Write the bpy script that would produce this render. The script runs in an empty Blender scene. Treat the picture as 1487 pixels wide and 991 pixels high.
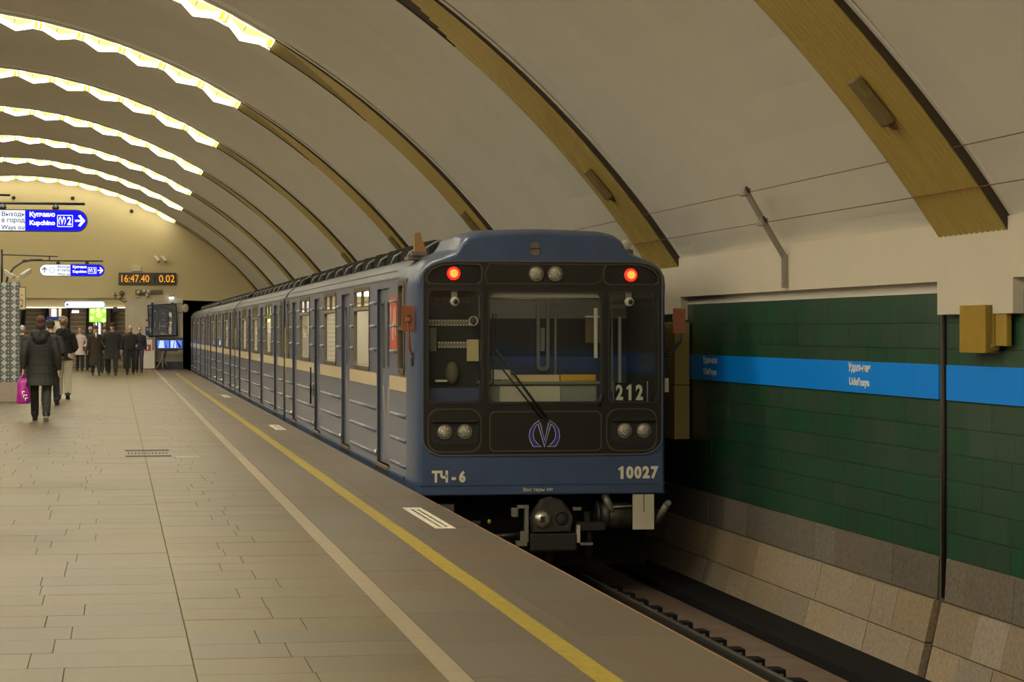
import bpy, bmesh, math, random
from mathutils import Vector, Matrix
from mathutils.geometry import tessellate_polygon
random.seed(7)
C = bpy.context.scene.collection
PI = math.pi

# ------------------------------------------------------------------ camera, world, exposure
cam = bpy.data.cameras.new('camera')
cam.sensor_width = 36.0
cam.lens = 85.0
cam.shift_y = -0.0101
cam.clip_end = 500
co = bpy.data.objects.new('camera', cam); C.objects.link(co)
co.location = (0, 0, 1.55)
co.rotation_euler = (PI/2, 0, -math.radians(9.3088))
bpy.context.scene.camera = co
w = bpy.data.worlds.new('world'); bpy.context.scene.world = w
w.use_nodes = True
w.node_tree.nodes['Background'].inputs[0].default_value = (0.02, 0.018, 0.014, 1)
w.node_tree.nodes['Background'].inputs[1].default_value = 1.0
vs = bpy.context.scene.view_settings
vs.view_transform = 'Standard'; vs.look = 'None'; vs.gamma = 1.0; vs.use_curve_mapping = False
vs.exposure = 0.74

# ------------------------------------------------------------------ materials
def mat(name, col, rough=0.6, metal=0.0, noise=0.0, nscale=8.0, col2=None, bump=0.0, bscale=40.0,
        emit=None, estr=1.0, stretch=(1, 1, 1), spec=0.5, rnd=0.0, island=False, coat=0.0, rough_noise=0.0):
    m = bpy.data.materials.new(name); m.use_nodes = True
    nt = m.node_tree; N = nt.nodes; L = nt.links
    b = N['Principled BSDF']
    b.inputs['Roughness'].default_value = rough
    b.inputs['Metallic'].default_value = metal
    b.inputs['Specular IOR Level'].default_value = spec
    b.inputs['Coat Weight'].default_value = coat
    c4 = (*col, 1)
    b.inputs['Base Color'].default_value = c4
    if emit:
        b.inputs['Emission Color'].default_value = (*emit, 1)
        b.inputs['Emission Strength'].default_value = estr
    tc = None
    if noise or bump or rough_noise:
        tc = N.new('ShaderNodeTexCoord'); mp = N.new('ShaderNodeMapping')
        geo = N.new('ShaderNodeNewGeometry')
        L.new(geo.outputs['Position'], mp.inputs['Vector'])
        mp.inputs['Scale'].default_value = stretch
    sock = None
    if noise:
        t = N.new('ShaderNodeTexNoise'); t.inputs['Scale'].default_value = nscale
        t.inputs['Detail'].default_value = 6; t.inputs['Roughness'].default_value = 0.65
        L.new(mp.outputs[0], t.inputs['Vector'])
        r = N.new('ShaderNodeValToRGB')
        r.color_ramp.elements[0].position = 0.5-0.28; r.color_ramp.elements[1].position = 0.5+0.28
        c2 = col2 or tuple(x*(1-noise) for x in col)
        r.color_ramp.elements[0].color = (*c2, 1); r.color_ramp.elements[1].color = c4
        L.new(t.outputs['Fac'], r.inputs['Fac']); sock = r.outputs['Color']
        if rough_noise:
            mr = N.new('ShaderNodeMapRange')
            mr.inputs['To Min'].default_value = max(0, rough-rough_noise); mr.inputs['To Max'].default_value = rough+rough_noise
            L.new(t.outputs['Fac'], mr.inputs['Value']); L.new(mr.outputs[0], b.inputs['Roughness'])
    if rnd:
        if island:
            g2 = N.new('ShaderNodeNewGeometry'); src = g2.outputs['Random Per Island']
        else:
            oi = N.new('ShaderNodeObjectInfo'); src = oi.outputs['Random']
        mr = N.new('ShaderNodeMapRange'); L.new(src, mr.inputs['Value'])
        mr.inputs['To Min'].default_value = 1-rnd; mr.inputs['To Max'].default_value = 1+rnd*0.5
        hs = N.new('ShaderNodeHueSaturation')
        L.new(mr.outputs[0], hs.inputs['Value'])
        ml = N.new('ShaderNodeMath'); ml.operation = 'MULTIPLY'; ml.inputs[1].default_value = 7.31
        fr = N.new('ShaderNodeMath'); fr.operation = 'FRACT'
        L.new(src, ml.inputs[0]); L.new(ml.outputs[0], fr.inputs[0])
        m3 = N.new('ShaderNodeMapRange'); L.new(fr.outputs[0], m3.inputs['Value'])
        m3.inputs['To Min'].default_value = 0.72; m3.inputs['To Max'].default_value = 1.12
        L.new(m3.outputs[0], hs.inputs['Saturation'])
        if sock: L.new(sock, hs.inputs['Color'])
        else: hs.inputs['Color'].default_value = c4
        sock = hs.outputs['Color']
    if sock: L.new(sock, b.inputs['Base Color'])
    if bump:
        t2 = N.new('ShaderNodeTexNoise'); t2.inputs['Scale'].default_value = bscale; t2.inputs['Detail'].default_value = 4
        L.new(mp.outputs[0], t2.inputs['Vector'])
        bp = N.new('ShaderNodeBump'); bp.inputs['Strength'].default_value = bump; bp.inputs['Distance'].default_value = 0.02
        L.new(t2.outputs['Fac'], bp.inputs['Height']); L.new(bp.outputs[0], b.inputs['Normal'])
    return m

def glass_mat(name, tint=(0.75, 0.8, 0.78), minr=0.06, maxr=0.9, rough=0.02):
    m = bpy.data.materials.new(name); m.use_nodes = True
    nt = m.node_tree; N = nt.nodes; L = nt.links
    out = N['Material Output']; N.remove(N['Principled BSDF'])
    tr = N.new('ShaderNodeBsdfTransparent'); tr.inputs[0].default_value = (*tint, 1)
    gl = N.new('ShaderNodeBsdfGlossy'); gl.inputs['Roughness'].default_value = rough
    lw = N.new('ShaderNodeFresnel'); lw.inputs['IOR'].default_value = 1.5
    mr = N.new('ShaderNodeMapRange'); mr.inputs['To Min'].default_value = minr-0.04; mr.inputs['To Max'].default_value = maxr
    mx = N.new('ShaderNodeMixShader')
    L.new(lw.outputs[0], mr.inputs['Value']); L.new(mr.outputs[0], mx.inputs[0])
    L.new(tr.outputs[0], mx.inputs[1]); L.new(gl.outputs[0], mx.inputs[2]); L.new(mx.outputs[0], out.inputs[0])
    return m

def emis(name, col, s):
    return mat(name, (0, 0, 0), emit=col, estr=s, rough=0.6, spec=0.1)

M = {}
M['vault'] = mat('vault_paint', (0.72, 0.685, 0.605), 0.75, noise=0.10, nscale=0.9, bump=0.05, bscale=3)
M['plaster'] = mat('plaster', (0.66, 0.60, 0.49), 0.8, noise=0.06, nscale=1.5, bump=0.05, bscale=6)
M['endplaster'] = mat('end_plaster', (0.58, 0.50, 0.29), 0.8, noise=0.06, nscale=0.8)
M['marble'] = mat('grey_marble', (0.62, 0.56, 0.42), 0.5, noise=0.25, nscale=3, rnd=0.08)
M['gold'] = mat('gold_anodised', (0.52, 0.385, 0.105), 0.42, metal=0.15, noise=0.06, nscale=2, spec=0.4)
M['golddark'] = mat('gold_dark', (0.25, 0.185, 0.03), 0.5, metal=0.1)
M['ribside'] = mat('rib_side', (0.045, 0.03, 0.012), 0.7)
M['white_trim'] = mat('white_trim', (0.7, 0.66, 0.6), 0.7)
M['floorA'] = mat('granite_tan', (0.150, 0.115, 0.047), 0.34, noise=0.5, nscale=34, rnd=0.16, bump=0.02, bscale=60, rough_noise=0.1)
M['floorAi'] = mat('granite_tan_far', (0.150, 0.115, 0.047), 0.34, noise=0.5, nscale=34, rnd=0.16, island=True, rough_noise=0.1)
M['floorC'] = mat('granite_brown', (0.142, 0.105, 0.066), 0.42, noise=0.38, nscale=14, stretch=(1, 3.5, 1), rnd=0.1, bump=0.02, bscale=50, rough_noise=0.1)
M['floorCi'] = mat('granite_brown_far', (0.142, 0.105, 0.066), 0.42, noise=0.38, nscale=14, stretch=(1, 3.5, 1), rnd=0.08, island=True)
M['floorbase'] = mat('joint_mortar', (0.085, 0.064, 0.03), 0.9)
M['strip'] = mat('pale_strip', (0.27, 0.215, 0.13), 0.45, noise=0.2, nscale=12)
M['yellow'] = mat('yellow_line_paint', (0.40, 0.29, 0.008), 0.5, noise=0.45, nscale=14, stretch=(1, .6, 1))
M['edgeline'] = mat('edge_rust', (0.24, 0.13, 0.055), 0.6)
M['concrete'] = mat('dark_concrete', (0.06, 0.05, 0.04), 0.9, noise=0.4, nscale=3)
M['trackbed'] = mat('track_bed', (0.19, 0.13, 0.09), 0.85, noise=0.5, nscale=2.5)
M['rail'] = mat('rail_steel', (0.014, 0.012, 0.010), 0.6)
M['railtop'] = mat('rail_top', (0.45, 0.4, 0.33), 0.3, metal=0.9)
M['black'] = mat('black_iron', (0.012, 0.011, 0.010), 0.6, noise=0.3, nscale=10)
M['soot'] = mat('soot_black', (0.008, 0.008, 0.009), 0.9, spec=0.15)
M['blackg'] = mat('black_gloss', (0.010, 0.009, 0.008), 0.25)
M['dirty'] = mat('greasy_iron', (0.07, 0.062, 0.048), 0.5, metal=0.4, noise=0.6, nscale=18)
M['steel'] = mat('bright_steel', (0.5, 0.47, 0.4), 0.35, metal=0.9)
M['greyiron'] = mat('grey_iron', (0.2, 0.19, 0.16), 0.5, metal=0.4)
M['green'] = mat('green_tile_paint', (0.028, 0.105, 0.056), 0.34, noise=0.55, nscale=55, stretch=(1, 1, .07), rnd=0.10, bump=0.04, bscale=12)
M['grout'] = mat('green_wall_grout', (0.25, 0.16, 0.07), 0.8, noise=0.97, nscale=2.6, col2=(0.012, 0.045, 0.024))
M['granite'] = mat('granite_grey', (0.24, 0.205, 0.155), 0.7, noise=0.75, nscale=36, rnd=0.28, bump=0.06, bscale=60)
M['pink'] = mat('granite_pink', (0.43, 0.335, 0.225), 0.7, noise=0.6, nscale=30, rnd=0.22, bump=0.06, bscale=50)
M['wallbase'] = mat('stone_joint', (0.07, 0.055, 0.04), 0.9)
M['bluestripe'] = mat('blue_stripe', (0.0, 0.27, 1.0), 0.45, spec=0.2, emit=(0.0, 0.13, 0.62), estr=0.0)
M['olive'] = mat('yellow_panel', (0.45, 0.36, 0.11), 0.5, noise=0.1, nscale=4)
M['white'] = mat('white_paint', (0.75, 0.72, 0.65), 0.5)
M['letter'] = mat('white_letter', (0.72, 0.66, 0.5), 0.5)
M['letterw'] = mat('clean_letter', (0.8, 0.8, 0.8), 0.5)
M['traingrey'] = mat('side_blue_grey', (0.105, 0.124, 0.205), 0.28, noise=0.12, nscale=5, stretch=(1, 1, .15), spec=0.55)
M['trainblue'] = mat('cab_blue', (0.056, 0.090, 0.185), 0.33, noise=0.28, nscale=4, spec=0.5, rough_noise=0.06)
M['traindeep'] = mat('pillar_blue', (0.035, 0.07, 0.16), 0.4, noise=0.2, nscale=3)
M['roof'] = mat('roof_grey', (0.10, 0.11, 0.14), 0.45, noise=0.35, nscale=3, stretch=(1, .4, 1), rough_noise=0.1)
M['cream'] = mat('cream_stripe', (0.60, 0.50, 0.33), 0.4, noise=0.12, nscale=5)
M['jamb'] = mat('door_jamb_dark', (0.022, 0.028, 0.045), 0.5)
M['rubber'] = mat('rubber', (0.018, 0.016, 0.014), 0.6)
M['mask'] = mat('black_mask', (0.017, 0.014, 0.010), 0.34, noise=0.25, nscale=6, spec=0.45)
M['brownrim'] = mat('window_rim', (0.10, 0.075, 0.04), 0.4, metal=0.3)
M['interior'] = mat('car_interior', (0.68, 0.63, 0.52), 0.6)
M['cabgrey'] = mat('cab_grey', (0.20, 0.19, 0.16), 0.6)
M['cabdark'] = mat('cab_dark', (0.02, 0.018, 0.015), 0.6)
M['cabblue'] = mat('cab_reflection_desk_blue', (0.05, 0.065, 0.13), 0.5)
M['cabdesk'] = mat('cab_desk', (0.24, 0.25, 0.20), 0.6, noise=0.2, nscale=20)
M['paper'] = mat('paper', (0.62, 0.58, 0.47), 0.8)
M['tan'] = mat('tan_board', (0.58, 0.42, 0.22), 0.7)
M['ochre'] = mat('ochre_book', (0.5, 0.30, 0.02), 0.6)
M['glass'] = glass_mat('cab_glass', (0.9, 0.93, 0.9), 0.05, 0.8)
M['sideglass'] = glass_mat('side_glass', (0.8, 0.82, 0.78), 0.06, 0.65)
M['lens'] = mat('headlamp_lens', (0.62, 0.57, 0.46), 0.12, metal=0.5, noise=0.75, nscale=38, bump=0.6, bscale=70)
M['maskrim'] = mat('mask_rim', (0.06, 0.048, 0.032), 0.35)
M['redlens'] = mat('red_lens', (0.6, 0.01, 0.01), 0.2, emit=(1.0, 0.015, 0.01), estr=1.6)
M['redcore'] = emis('red_lamp_core', (1.0, 0.16, 0.02), 2.2)
M['logo'] = mat('logo_blue', (0.03, 0.03, 0.30), 0.4)
M['orange'] = mat('orange_red_metal', (0.27, 0.08, 0.03), 0.5, noise=0.2, nscale=6)
M['rustor'] = mat('ochre_metal', (0.32, 0.165, 0.04), 0.5, noise=0.3, nscale=12)
M['brownmetal'] = mat('brown_metal', (0.17, 0.13, 0.09), 0.6, noise=0.3, nscale=15)
M['redposter'] = mat('red_sticker', (0.50, 0.07, 0.03), 0.5)
M['shade'] = emis('lamp_shade_glow', (1.0, 0.92, 0.70), 2.3)
M['panel'] = emis('lamp_panel_glow', (1.0, 0.88, 0.20), 0.95)
M['panelhot'] = emis('lamp_panel_bright', (1.0, 0.93, 0.5), 1.1)
M['shadeback'] = emis('lamp_shade_back', (1.0, 0.88, 0.62), 3.0)
M['fillpanel'] = emis('lamp_fill_panel', (1.0, 0.905, 0.69), 26.0)
M['fillpanellow'] = emis('lamp_fill_panel_dim', (1.0, 0.89, 0.64), 4.0)
M['shadebacklow'] = emis('lamp_shade_back_dim', (1.0, 0.88, 0.62), 0.8)
M['endcap'] = mat('lamp_end_yellow', (0.6, 0.5, 0.05), 0.5, emit=(0.75, 0.58, 0.02), estr=0.42)
M['signblue'] = emis('sign_blue_face', (0.004, 0.004, 0.78), 0.85)
M['signwhite'] = emis('sign_white_face', (0.88, 0.92, 1.0), 0.72)
M['signtext'] = mat('sign_dark_text', (0.02, 0.03, 0.12), 0.6)
M['signlit'] = emis('sign_lit_text', (1, 1, 1), 0.8)
M['darkmetal'] = mat('dark_metal', (0.05, 0.05, 0.055), 0.4, metal=0.7)
M['led'] = emis('amber_led', (1.0, 0.36, 0.02), 0.75)
M['clockface'] = mat('clock_face', (0.018, 0.015, 0.010), 0.35)
M['screenblue'] = mat('screen_blue', (0, 0, 0), emit=(0.08, 0.16, 0.75), estr=0.8)
M['screenpale'] = mat('screen_pale', (0, 0, 0), emit=(0.5, 0.62, 1.0), estr=0.75)
M['adgreen'] = mat('ad_green', (0, 0, 0), emit=(0.25, 0.62, 0.05), estr=1.0)
M['adlime'] = mat('ad_lime', (0, 0, 0), emit=(0.62, 0.95, 0.22), estr=1.0)
M['kioskblue'] = mat('kiosk_blue', (0.02, 0.03, 0.25), 0.4)
M['coolwhite'] = emis('hall_cool_light', (0.9, 0.92, 1.0), 2.2)
M['soffit'] = emis('soffit_painted_glow', (1.0, 0.93, 0.75), 0.8)
M['colglow'] = emis('column_glow', (0.9, 0.92, 1.0), 1.0)
M['hallfill'] = emis('hall_fill_glow', (1.0, 0.9, 0.7), 12.0)
M['escal'] = mat('escalator_steel', (0.22, 0.19, 0.16), 0.5, metal=0.3)
M['escyel'] = mat('escalator_edge', (0.55, 0.38, 0.10), 0.5)
M['red'] = mat('red_sign', (0.45, 0.02, 0.015), 0.5)
M['redtrim'] = mat('red_brown_frame', (0.28, 0.06, 0.03), 0.6)
M['mirror'] = mat('mirror_glass', (0.75, 0.8, 0.85), 0.03, metal=1.0)
M['plinth'] = mat('plinth_granite', (0.34, 0.28, 0.22), 0.55, noise=0.3, nscale=20)
M['beige'] = mat('beige_board', (0.52, 0.42, 0.22), 0.6)
M['camgrey'] = mat('cctv_grey', (0.46, 0.43, 0.33), 0.5)
M['wire'] = mat('wire_red_brown', (0.22, 0.06, 0.035), 0.6)
M['zinc'] = mat('zinc_bracket', (0.33, 0.30, 0.25), 0.5, metal=0.3, noise=0.2, nscale=20)
M['lampbrown'] = mat('lamp_cover_ribbed', (0.27, 0.20, 0.08), 0.5, noise=0.5, nscale=40, stretch=(.2, 1, .2))

# patterned ceramic cladding of the map pillars: pale pointed drops on grey
def drop_mat():
    m = bpy.data.materials.new('drop_pattern_ceramic'); m.use_nodes = True
    nt = m.node_tree; N = nt.nodes; L = nt.links; b = N['Principled BSDF']; b.inputs['Roughness'].default_value = 0.4
    g = N.new('ShaderNodeNewGeometry'); s = N.new('ShaderNodeSeparateXYZ'); L.new(g.outputs['Position'], s.inputs[0])
    def mth(op, a, bb=None):
        n = N.new('ShaderNodeMath'); n.operation = op
        for i, v in enumerate((a, bb)):
            if v is None: continue
            if isinstance(v, (int, float)): n.inputs[i].default_value = v
            else: L.new(v, n.inputs[i])
        return n.outputs[0]
    def tri(sock, per, off=0.0):
        q = mth('FRACT', mth('ADD', mth('DIVIDE', sock, per), off)); return mth('ABSOLUTE', mth('SUBTRACT', q, 0.5))
    xy = mth('ADD', s.outputs[0], s.outputs[1])
    a = tri(xy, 0.21, 0.1); d = tri(s.outputs[2], 0.155)
    e = mth('ADD', a, mth('MULTIPLY', d, 0.75))
    big = mth('LESS_THAN', e, 0.33)
    a2 = tri(xy, 0.07); d2 = tri(s.outputs[2], 0.0775, 0.5)
    sm = mth('LESS_THAN', mth('ADD', a2, d2), 0.30)
    mx = N.new('ShaderNodeMix'); mx.data_type = 'RGBA'; L.new(sm, mx.inputs[0])
    mx.inputs[6].default_value = (0.07, 0.075, 0.075, 1); mx.inputs[7].default_value = (0.26, 0.28, 0.28, 1)
    m2 = N.new('ShaderNodeMix'); m2.data_type = 'RGBA'; L.new(big, m2.inputs[0]); L.new(mx.outputs[2], m2.inputs[6])
    m2.inputs[7].default_value = (0.36, 0.385, 0.36, 1)
    L.new(m2.outputs[2], b.inputs['Base Color'])
    return m
M['drops'] = drop_mat()

# ------------------------------------------------------------------ mesh helpers
class B:
    """collects faces of one mesh object"""
    def __init__(s): s.v = []; s.f = []; s.mi = []; s.mats = []; s.sm = []
    def idx(s, m):
        if m not in s.mats: s.mats.append(m)
        return s.mats.index(m)
    def face(s, pts, m, smooth=False):
        i = len(s.v); s.v += [tuple(p) for p in pts]; s.f.append(tuple(range(i, i+len(pts)))); s.mi.append(s.idx(m)); s.sm.append(smooth)
    def add(s, verts, faces, m, smooth=False):
        i = len(s.v); s.v += [tuple(p) for p in verts]; k = s.idx(m)
        for f in faces: s.f.append(tuple(i+j for j in f)); s.mi.append(k); s.sm.append(smooth)
    def box(s, x0, x1, y0, y1, z0, z1, m, c=0.0, rot=None, at=None):
        if c <= 0:
            v = [(x, y, z) for z in (z0, z1) for y in (y0, y1) for x in (x0, x1)]
            f = [(0, 2, 3, 1), (4, 5, 7, 6), (0, 1, 5, 4), (2, 6, 7, 3), (0, 4, 6, 2), (1, 3, 7, 5)]
        else:
            bm = bmesh.new(); bmesh.ops.create_cube(bm, size=1)
            for q in bm.verts: q.co = ((x0+x1)/2+q.co.x*(x1-x0), (y0+y1)/2+q.co.y*(y1-y0), (z0+z1)/2+q.co.z*(z1-z0))
            bmesh.ops.bevel(bm, geom=bm.edges[:], offset=c, segments=2, affect='EDGES', profile=0.5)
            bm.verts.ensure_lookup_table(); v = [tuple(q.co) for q in bm.verts]; f = [tuple(q.index for q in ff.verts) for ff in bm.faces]; bm.free()
        if rot is not None:
            o = Vector(at); v = [tuple(o+rot@(Vector(p)-o)) for p in v]
        s.add(v, f, m)
    def tube(s, pts, r, m, n=10, smooth=True, cap=True):
        """pts: list of points; r: radius, list of radii, or list of (ra, rb)"""
        P = [Vector(p) for p in pts]; k = len(P)
        R = r if isinstance(r, (list, tuple)) else [r]*k
        V = []; up = None
        for i in range(k):
            d = (P[min(i+1, k-1)]-P[max(i-1, 0)]).normalized()
            if up is None: up = Vector((0, 1, 0)) if abs(d.y) < 0.9 else Vector((1, 0, 0))
            a = d.cross(up).normalized(); b2 = a.cross(d).normalized()
            up = b2
            ra, rb = R[i] if isinstance(R[i], (list, tuple)) else (R[i], R[i])
            for j in range(n):
                t = 2*PI*j/n; V.append(P[i]+a*ra*math.cos(t)+b2*rb*math.sin(t))
        F = [(i*n+j, i*n+(j+1) % n, (i+1)*n+(j+1) % n, (i+1)*n+j) for i in range(k-1) for j in range(n)]
        s.add(V, F, m, smooth)
        if cap:
            s.face(V[:n][::-1], m); s.face(V[-n:], m)
    def ell(s, c, rx, ry, rz, m, n=14, k=9, rot=None):
        c = Vector(c); V = []
        for i in range(1, k):
            a = PI*i/k
            for j in range(n):
                t = 2*PI*j/n
                p = Vector((rx*math.sin(a)*math.cos(t), ry*math.sin(a)*math.sin(t), rz*math.cos(a)))
                V.append(c+(rot@p if rot is not None else p))
        tp = Vector((0, 0, rz)); V.append(c+(rot@tp if rot is not None else tp)); V.append(c-(rot@tp if rot is not None else tp))
        F = [(i*n+j, (i+1)*n+j, (i+1)*n+(j+1) % n, i*n+(j+1) % n) for i in range(k-2) for j in range(n)]
        F += [(len(V)-2, j, (j+1) % n) for j in range(n)] + [(len(V)-1, (k-2)*n+(j+1) % n, (k-2)*n+j) for j in range(n)]
        s.add(V, F, m, True)
    def loft(s, rings, m, smooth=True, cap=True, closed=True):
        n = len(rings[0]); V = [p for r in rings for p in r]; q = n if closed else n-1
        F = [(i*n+j, i*n+(j+1) % n, (i+1)*n+(j+1) % n, (i+1)*n+j) for i in range(len(rings)-1) for j in range(q)]
        s.add(V, F, m, smooth)
        if cap: s.face(rings[0][::-1], m); s.face(rings[-1], m)
    def plate(s, outer, holes, fn0, fn1, m, sides=True, back=True):
        """2-D polygon with holes, fn0 / fn1 map (a, b) to the front / back surface"""
        loops = [outer]+list(holes); flat = [p for l in loops for p in l]
        tris = tessellate_polygon([[Vector((p[0], p[1], 0)) for p in l] for l in loops])
        s.add([fn0(*p) for p in flat], [tuple(t) for t in tris], m)
        if back: s.add([fn1(*p) for p in flat], [tuple(t)[::-1] for t in tris], m)
        if sides:
            for l in loops:
                n = len(l)
                for i in range(n):
                    a, b2 = l[i], l[(i+1) % n]
                    s.face([fn0(*a), fn0(*b2), fn1(*b2), fn1(*a)], m)
    def build(s, name, parent=None, fix=True, recalc=True):
        me = bpy.data.meshes.new(name); me.from_pydata(s.v, [], s.f); me.update()
        for mm in s.mats: me.materials.append(mm)
        me.polygons.foreach_set('material_index', s.mi); me.polygons.foreach_set('use_smooth', s.sm)
        if recalc:
            bm = bmesh.new(); bm.from_mesh(me)
            bmesh.ops.remove_doubles(bm, verts=bm.verts, dist=1e-5)
            bmesh.ops.recalc_face_normals(bm, faces=bm.faces); bm.to_mesh(me); bm.free()
        o = bpy.data.objects.new(name, me); C.objects.link(o)
        if parent: o.parent = parent
        return o

def rrect(x0, x1, z0, z1, r, n=5):
    pts = []
    for cx, cz, a0 in ((x1-r, z1-r, 0), (x0+r, z1-r, 90), (x0+r, z0+r, 180), (x1-r, z0+r, 270)):
        for i in range(n+1):
            a = math.radians(a0+90*i/n); pts.append((cx+r*math.cos(a), cz+r*math.sin(a)))
    return pts
def circle(cx, cz, r, n=20): return [(cx+r*math.cos(2*PI*i/n), cz+r*math.sin(2*PI*i/n)) for i in range(n)]

def tag(o, label=None, cat=None, group=None, kind=None):
    if label: o['label'] = label
    if cat: o['category'] = cat
    if group: o['group'] = group
    if kind: o['kind'] = kind
    return o
def thing(name, label, cat, loc=(0, 0, 0), rz=0, group=None):
    o = bpy.data.objects.new(name, None); o.empty_display_size = 0.1; C.objects.link(o)
    o.location = loc; o.rotation_euler = (0, 0, rz)
    return tag(o, label, cat, group)
def kids(o): return [c for c in bpy.data.objects if c.parent == o]
def copy_tree(o, parent=None):
    c = o.copy(); C.objects.link(c)
    if parent: c.parent = parent
    for ch in kids(o): copy_tree(ch, c)
    return c
def copy_part(o, parent, loc=None, rot=None):
    c = o.copy(); C.objects.link(c); c.parent = parent
    if loc is not None: c.location = loc
    if rot is not None: c.rotation_euler = rot
    return c
def text(name, body, size, m, parent, loc, rot=(PI/2, 0, 0), ext=0.003, bold=0.0, sx=1.0, align='LEFT', fit=None, gap=1.0):
    cu = bpy.data.curves.new('t', 'FONT'); cu.body = body; cu.size = size; cu.extrude = ext; cu.offset = bold; cu.align_x = align
    cu.resolution_u = 3; cu.space_character = gap
    t = bpy.data.objects.new('t', cu); C.objects.link(t); bpy.context.view_layer.update()
    me = bpy.data.meshes.new_from_object(t.evaluated_get(bpy.context.evaluated_depsgraph_get()))
    bpy.data.objects.remove(t); bpy.data.curves.remove(cu)
    if fit:                                        # (width, height) of the ink box, left-bottom at loc
        xs = [v.co.x for v in me.vertices]; ys = [v.co.y for v in me.vertices]
        kx = fit[0]/(max(xs)-min(xs)); ky = fit[1]/(max(ys)-min(ys)); x0 = min(xs); y0 = min(ys)
        for v in me.vertices: v.co.x = (v.co.x-x0)*kx; v.co.y = (v.co.y-y0)*ky
    elif sx != 1.0:
        for v in me.vertices: v.co.x *= sx
    me.materials.clear(); me.materials.append(m)
    o = bpy.data.objects.new(name, me); C.objects.link(o); o.location = loc; o.rotation_euler = rot
    if parent: o.parent = parent
    return o

# ================================================================== THE SETTING
XC, ZC, R = -3.854, -4.471, 12.104          # centre and radius of the vault's section
Y1, S = 16.24, 10.086                       # near edge of the first rib in view, rib spacing
XW, XT = 6.2, 6.28                          # cornice face, tiled wall face
YEND = 98.45
TH_FOOT = math.asin((XW-XC)/R)
RIBS = list(range(-2, 10))
RW = 1.45
def rib_e(th): return 0.018+0.055*max(0.0, min(1.0, (abs(math.degrees(th))-31.0)/22.0))
def vp(th, y, r=R): return (XC+r*math.sin(th), y, ZC+r*math.cos(th))

# vault: shells with shallow folds between the ribs
b = B()
prof = [(0.0, 0.09), (0.08, 0.10), (1.6, 0.23), (3.0, 0.32), (4.5, 0.35), (6.1, 0.27), (7.8, 0.075), (8.64, 0.12)]
NT = 56
for k in RIBS+[10]:
    y0 = Y1+S*(k-2)+RW                      # from the far side of rib k-1 to the near side of rib k
    if k == 10: y0 = Y1+S*8+RW
    rows = []
    for dy, dr in prof:
        yy = min(y0+dy, YEND) if k == 10 else y0+dy
        rows.append([vp((-TH_FOOT+2*TH_FOOT*i/NT)*1.02, yy, R+rib_e(-TH_FOOT+2*TH_FOOT*i/NT)+(dr-0.09)*(1-0.85*abs(-1+2*i/NT)**5)) for i in range(NT+1)])
        if k == 10 and y0+dy > YEND: break
    b.loft(rows, M['vault'], smooth=False, cap=False, closed=False)
for k in RIBS:                              # strip of vault above each rib
    y0 = Y1+S*(k-1)
    b.loft([[vp((-TH_FOOT+2*TH_FOOT*i/NT)*1.02, yy, R+0.03+rib_e(-TH_FOOT+2*TH_FOOT*i/NT)) for i in range(NT+1)] for yy in (y0-0.001, y0+RW+.001)], M['vault'], smooth=False, cap=False, closed=False)
ceiling = b.build('ceiling'); ceiling['kind'] = 'structure'

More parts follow.
